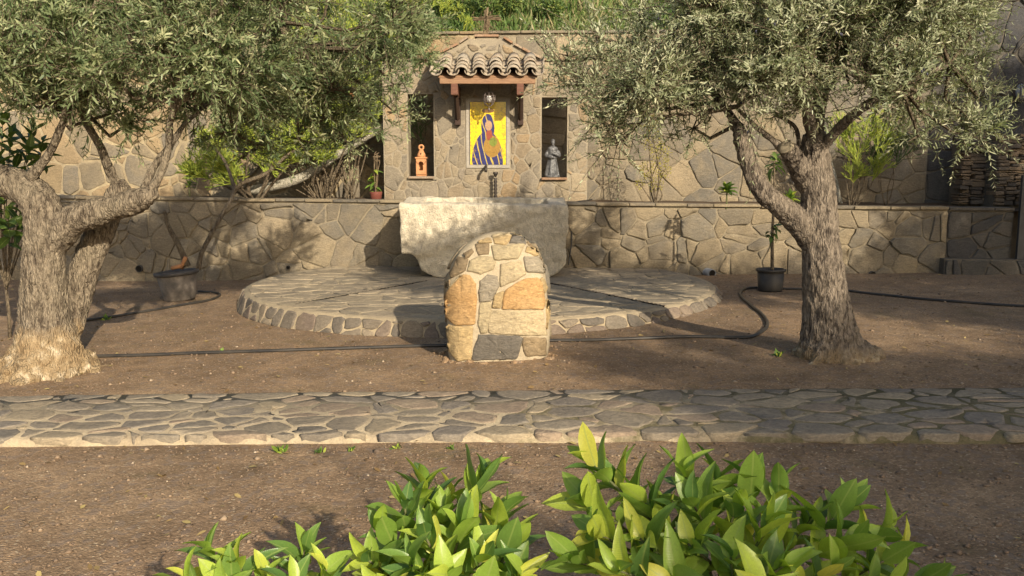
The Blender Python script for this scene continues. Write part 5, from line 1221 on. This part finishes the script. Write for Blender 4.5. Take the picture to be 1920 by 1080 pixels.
# clay ornament hanging in the left crown
c = at(660, 176, 9.1); ho = empty('clay_ornament', c, 'small orange clay ornament hanging among the olive leaves', 'ornament'); mb = MB(c); mb.lathe(c, [(.03, -.06), (.045, -.03), (.04, 0), (.02, .02), (.03, .04), (.028, .06), (.01, .075)], 12); mb.build('body', M['terracotta'], ho, True); mb = MB(c); mb.tube([c + Vector((0, 0, .07)), c + Vector((.01, 0, .3))], .002, 4); mb.build('string', M['dry'], ho)

# hillside cover
n = 52000; rg = np.random.default_rng(2); X = rg.uniform(-11, 9, n); D = rg.uniform(.05, 5.2, n) ** 1.0
Z = np.array([hill_z(x, d) for x, d in zip(X, D)]); Yh = 15.25 - .07 * X + .32 + D
ld = nrm(rg.normal(0, .45, (n, 3)) + np.array([0, -.25, 1.])); LL = rg.uniform(.08, .3, n)
me = leaves_mesh('grass', np.stack([X, Yh, Z - .01], 1), ld, rg.normal(0, .4, (n, 3)) + np.array([0, -1, .2]), LL, LL * .07 + .004, np.clip(rg.normal(.45, .25, n) + .25 * np.sin(X * 1.3), 0, 1), .35)
tag(link_mesh('grass', me, M['grass']), 'rough green grass on the slope above the back wall', 'grass', kind='stuff')
for k, (px, py, Y, q, lab) in enumerate(((900, 15, 16.3, .38, 'rounded green shrub directly behind the twig cross'), (1040, 40, 16.2, .3, 'small shrub at the top edge of the back wall right of the gable'), (850, 20, 16.8, .4, 'bushy shrub on the slope behind the small pencil shrub'), (960, 30, 16.6, .4, 'low green shrub on the slope right of the twig cross'), (760, -20, 17, .6, 'green shrub high on the slope left of the gable'), (1010, 10, 17, .4, 'second low shrub on the slope beyond the twig cross'), (1880, 40, 15.6, .7, 'dark shrub hanging over the shaded back wall'), (1800, 0, 16.5, .8, 'large shrub on the slope above the shaded back wall'), (1300, 0, 17, .7, 'green shrub on the slope behind the upright olive'), (300, -10, 17, .8, 'green shrub on the slope behind the pale-trunked olive'))):
    c = at(px, py, Y); d = Y - BY(c.x) - .32; b = Vector((c.x, Y, hill_z(c.x, max(d, 0))))
    rr = random.Random(k); cl = [(c.x + rr.gauss(0, q * .6), Y + rr.gauss(0, q * .4), max(b.z + .08, c.z + rr.gauss(0, q * .35)), q * rr.uniform(.4, .65)) for _ in range(7)]
    cloud_shrub('slope_shrub', lab, b, cl, 4200, .05, M['shrubleaf'], 50 + k, group='shrubs on the slope')
limb('bare_tree', 'thin pale tree trunk standing on the slope', chain([(1046, 30, 17.5, .04), (1049, -30, 17.5, .035), (1052, -160, 17.5, .03)]), M['palewood'], 'tree')
limb('bare_tree', 'reddish tree trunk standing on the slope behind the upright olive', chain([(1378, 60, 17.5, .09), (1384, -30, 17.5, .08), (1392, -200, 17.5, .07)]), M['twig'], 'tree')

# ================================================================== POTS
pp = gnd(338, 562); pp.y = max(pp.y, 11.2)
pot = empty('plant_pot', pp, 'weathered grey plastic pot leaning, with cut stem, by the terrace wall', 'pot'); TL_ = Matrix.Rotation(R(-6), 4, 'Y')
def lathe_open(org, prof, n=28):
    mb = MB(); mb.lathe((0, 0, 0), prof, n, False); return mb
def pot_part(name, prof, m, root, tilt): o = lathe_open(None, prof).build(name, m, root, True); o.rotation_euler = tilt; return o
sc_ = pp.y / F_PX
pot_part('body', [(.0, .0), (.19, .0), (.2, .02), (.262, .36), (.255, .36), (.24, .3), (.0, .3)], M['potgrey'], pot, (0, R(-5), 0))
pot_part('rim', [(.262, .335), (.285, .34), (.29, .385), (.262, .388), (.252, .36)], M['potrim'], pot, (0, R(-5), 0))
mb = MB(pp); mb.tube(smooth_path([at(352, 500, pp.y), at(335, 460, pp.y), at(316, 425, pp.y), at(308, 395, pp.y)], 5), [.045 - .0016 * i for i in range(16)], 8); mb.build('stem', M['twig'], pot, True)
mb = MB(pp); mb.tube([at(340, 503, pp.y), at(348, 482, pp.y - .05)], [.03, .026], 8); mb.tube([at(322, 503, pp.y - .05), at(342, 498, pp.y - .06)], .028, 6); mb.build('cut_stub', M['terracotta'], pot, True)
mb = MB(pp); mb.tube(smooth_path([at(372, 505, pp.y + .12), at(380, 470, pp.y + .2), at(415, 405, pp.y + .4), at(438, 360, pp.y + .7), at(425, 310, pp.y + 1.0), at(405, 280, pp.y + 1.2)], 5), [.036 - .0007 * i for i in range(26)], 8); mb.build('stem', M['twig'], pot, True)
bp = gnd(1444, 545); bpo = empty('plant_pot', bp, 'upright black plastic pot with a thin sapling by the terrace wall', 'pot')
q_ = bp.y / F_PX
pot_part('body', [(.0, .0), (.15, .0), (.155, .02), (.172, .27), (.165, .27), (.155, .23), (.0, .23)], M['potblack'], bpo, (0, 0, 0)); pot_part('rim', [(.172, .25), (.19, .255), (.192, .285), (.172, .287), (.163, .26)], M['potblack'], bpo, (0, 0, 0))
mb = MB(bp); mb.tube(smooth_path([at(1448, 512, bp.y), at(1448, 440, bp.y), at(1451, 380, bp.y), at(1452, 300, bp.y)], 5), [.024 - .0009 * i for i in range(16)], 8); mb.build('stem', M['twig'], bpo, True)
r_ = random.Random(8)
for px, py, k in ((1449, 440, 9), (1449, 425, 4), (1452, 310, 12), (1450, 295, 10), (1448, 370, 3)):
    for j in range(k): put_leaf(DL, bpo, bp, at(px, py, bp.y) + Vector((r_.gauss(0, .02), 0, r_.gauss(0, .02))), (r_.gauss(0, 1), r_.gauss(0, .8), r_.gauss(.0, .6)), (0, -.2, 1), r_.uniform(.10, .17), r_)

# ================================================================== HOSES, CABLE
def hose(label, pts, rr=.017, m=None, name='garden_hose'):
    P = [gnd(px, py, rr * .9) for px, py in pts]; sp_ = smooth_path(P, 10)
    for p in sp_: p.z = gz(p.x, p.y) + rr * .8
    mb = MB(sp_[0]); mb.tube(sp_, rr, 8); o = mb.build(name, m or M['hose'], None, True); o.location = sp_[0]; return tag(o, label, 'hose', 'black irrigation hoses on the ground')
hose('long black irrigation hose crossing the gravel behind the stone monument', [(140, 668), (205, 667), (330, 663), (520, 657), (700, 651), (840, 647), (1000, 639), (1150, 636), (1290, 631), (1370, 632), (1412, 630), (1438, 612), (1432, 592), (1408, 572), (1388, 552), (1398, 541), (1420, 539)])
hose('black hose looped around the leaning grey pot', [(60, 612), (125, 605), (220, 592), (310, 577), (390, 563), (412, 553), (402, 548), (372, 546)])
hose('black hose running along the shaded ground from the upright olive', [(1465, 541), (1540, 542), (1590, 545), (1660, 553), (1740, 561), (1830, 568), (1960, 575), (2100, 580)])
mb = MB((0, 0, 0)); c0 = at(1062, 383, 13.5); cpts = smooth_path([at(1066, 497, 13.45), at(1072, 440, 13.6), at(1064, 388, 13.62), at(1080, 379, 13.7), at(1100, 376, 13.85), at(1110, 374, 14.0)], 6); mb = MB(c0); mb.tube(cpts, .011, 6); o = mb.build('black_cable', M['hose'], None, True); o.location = c0; tag(o, 'black cable rising over the wall beside the trough', 'cable')

# ================================================================== GROUND SCATTER
n = 21000; rg = np.random.default_rng(4)
dist = 3.2 + 10.6 * rg.random(n) ** 1.25; X = rg.uniform(-.66, .66, n) * dist; Yg = dist
keep = np.ones(n, bool)
for i in range(n):
    x, y = X[i], Yg[i]
    if ev(cn, x) - .03 < y < ev(cf, x) + .03 or (x - DC.x) ** 2 + (y - DC.y) ** 2 < (DR + .12) ** 2 or y > WY(x) - .05: keep[i] = False
X, Yg = X[keep], Yg[keep]; n = len(X); Zg = np.array([gz(x, y) for x, y in zip(X, Yg)])
S = rg.gamma(1.5, .0030, n) + .0022; S = np.minimum(S, .03)
oct_ = np.array([[1, 0, 0], [0, 1, 0], [-1, 0, 0], [0, -1, 0], [0, 0, 1], [0, 0, -1]], float); F8 = np.array([[0, 1, 4], [1, 2, 4], [2, 3, 4], [3, 0, 4], [1, 0, 5], [2, 1, 5], [3, 2, 5], [0, 3, 5]])
V = oct_[None] * (S[:, None, None] * rg.uniform(.55, 1.3, (n, 6, 1))) * np.array([1, 1, .6]); a = rg.uniform(0, 6.28, n); ca, sa = np.cos(a)[:, None], np.sin(a)[:, None]
V = np.stack([V[:, :, 0] * ca - V[:, :, 1] * sa, V[:, :, 0] * sa + V[:, :, 1] * ca, V[:, :, 2]], 2) + np.stack([X, Yg, Zg + S * .2], 1)[:, None]
me = np_mesh('gravel', V.reshape(-1, 3), (np.arange(n)[:, None, None] * 6 + F8[None]).reshape(-1, 3), 3, np.repeat(np.clip(rg.beta(2, 2.6, n), 0, 1), 6))
tag(link_mesh('gravel', me, M['pebble']), 'loose small stones scattered over the soil', 'gravel', kind='stuff')
n = 1300; d_ = 3.2 + 10 * rg.random(n); X = rg.uniform(-.62, .62, n) * d_; Zg = np.array([gz(x, y) for x, y in zip(X, d_)]) + .012
ok = np.array([not (ev(cn, x) < y < ev(cf, x)) and not (x - DC.x) ** 2 + (y - DC.y) ** 2 < (DR + .2) ** 2 and y < WY(x) - .1 for x, y in zip(X, d_)]); X, d_, Zg = X[ok], d_[ok], Zg[ok]; n = len(X); w = rg.uniform(0, 6.28, n)
LL = np.minimum(rg.gamma(4, .008, n) + .012, .055)
me = leaves_mesh('leaf_litter', np.stack([X, d_, Zg], 1), np.stack([np.cos(w), np.sin(w), rg.normal(.05, .12, n)], 1), rg.normal(0, .25, (n, 3)) + np.array([0, 0, 1.]), LL, LL * rg.uniform(.2, .5, n), rg.random(n), .2)
tag(link_mesh('leaf_litter', me, M['driedleaf']), 'dry fallen leaves scattered over the gravel', 'leaves', kind='stuff')
# weeds along the path edge and at the trunk bases
def weed(px, py, label, nb=14, L=.07, seed=0, m='rosette'):
    r = np.random.default_rng(seed); b = gnd(px, py); k = r.normal(0, L * .2, (nb, 3)) * np.array([1, 1, 0]); ld = r.normal(0, .7, (nb, 3)) + np.array([0, 0, .9]); LL = r.uniform(.4, 1, nb) * L
    o = link_mesh('weed', leaves_mesh('weed', k, ld, r.normal(0, 1, (nb, 3)) + np.array([0, 0, 1.]), LL, LL * .35, r.random(nb)), M[m]); o.location = b; tag(o, label, 'weed', 'small weeds on the gravel')
for i, (px, py, lab, nb, L) in enumerate(((528, 848, 'weed tuft at the sunny foot of the path edge', 22, .07), (600, 850, 'small weed sprig in the gravel before the path', 12, .05), (660, 846, 'weed sprig close against the path edge in sun', 14, .05), (745, 842, 'weed sprig at the path edge near the shade line', 10, .05), (845, 842, 'weed sprig in the shade at the path edge', 10, .05), (200, 600, 'weed seedling beside the hose by the swollen trunk', 12, .08), (140, 600, 'thin weed stalk behind the swollen trunk', 14, .14), (1530, 660, 'upright weed growing against the upright olive trunk base', 30, .16), (1535, 672, 'low grass tuft at the upright olive trunk base', 30, .10), (416, 660, 'tiny weed on the long hose', 8, .05), (1460, 668, 'dry grass tuft at the edge of the upright olive roots', 16, .09))): weed(px, py, lab, nb, L, i)

mb = MB((0, 0, 0)); r_ = random.Random(71)
for _ in range(46):
    w = r_.uniform(0, 6.28); q = r_.uniform(.9, 1.25); x, y = MX + .46 * q * math.copysign(abs(math.cos(w)) ** .5, math.cos(w)), MY + .33 * q * math.copysign(abs(math.sin(w)) ** .5, math.sin(w)); k = r_.gamma if False else r_.uniform(.01, .038)
    mb.ball((x, y, gz(x, y) + k * .1), (k * r_.uniform(.8, 1.5), k * r_.uniform(.7, 1.2), k * .6), 7, 5)
o = mb.build('soil_clods', M['ground'], None); displace(o.data, lambda c, n: .006 * noise.noise(c * 40)); tag(o, 'clods of soil around the foot of the stone monument', 'soil', kind='stuff')
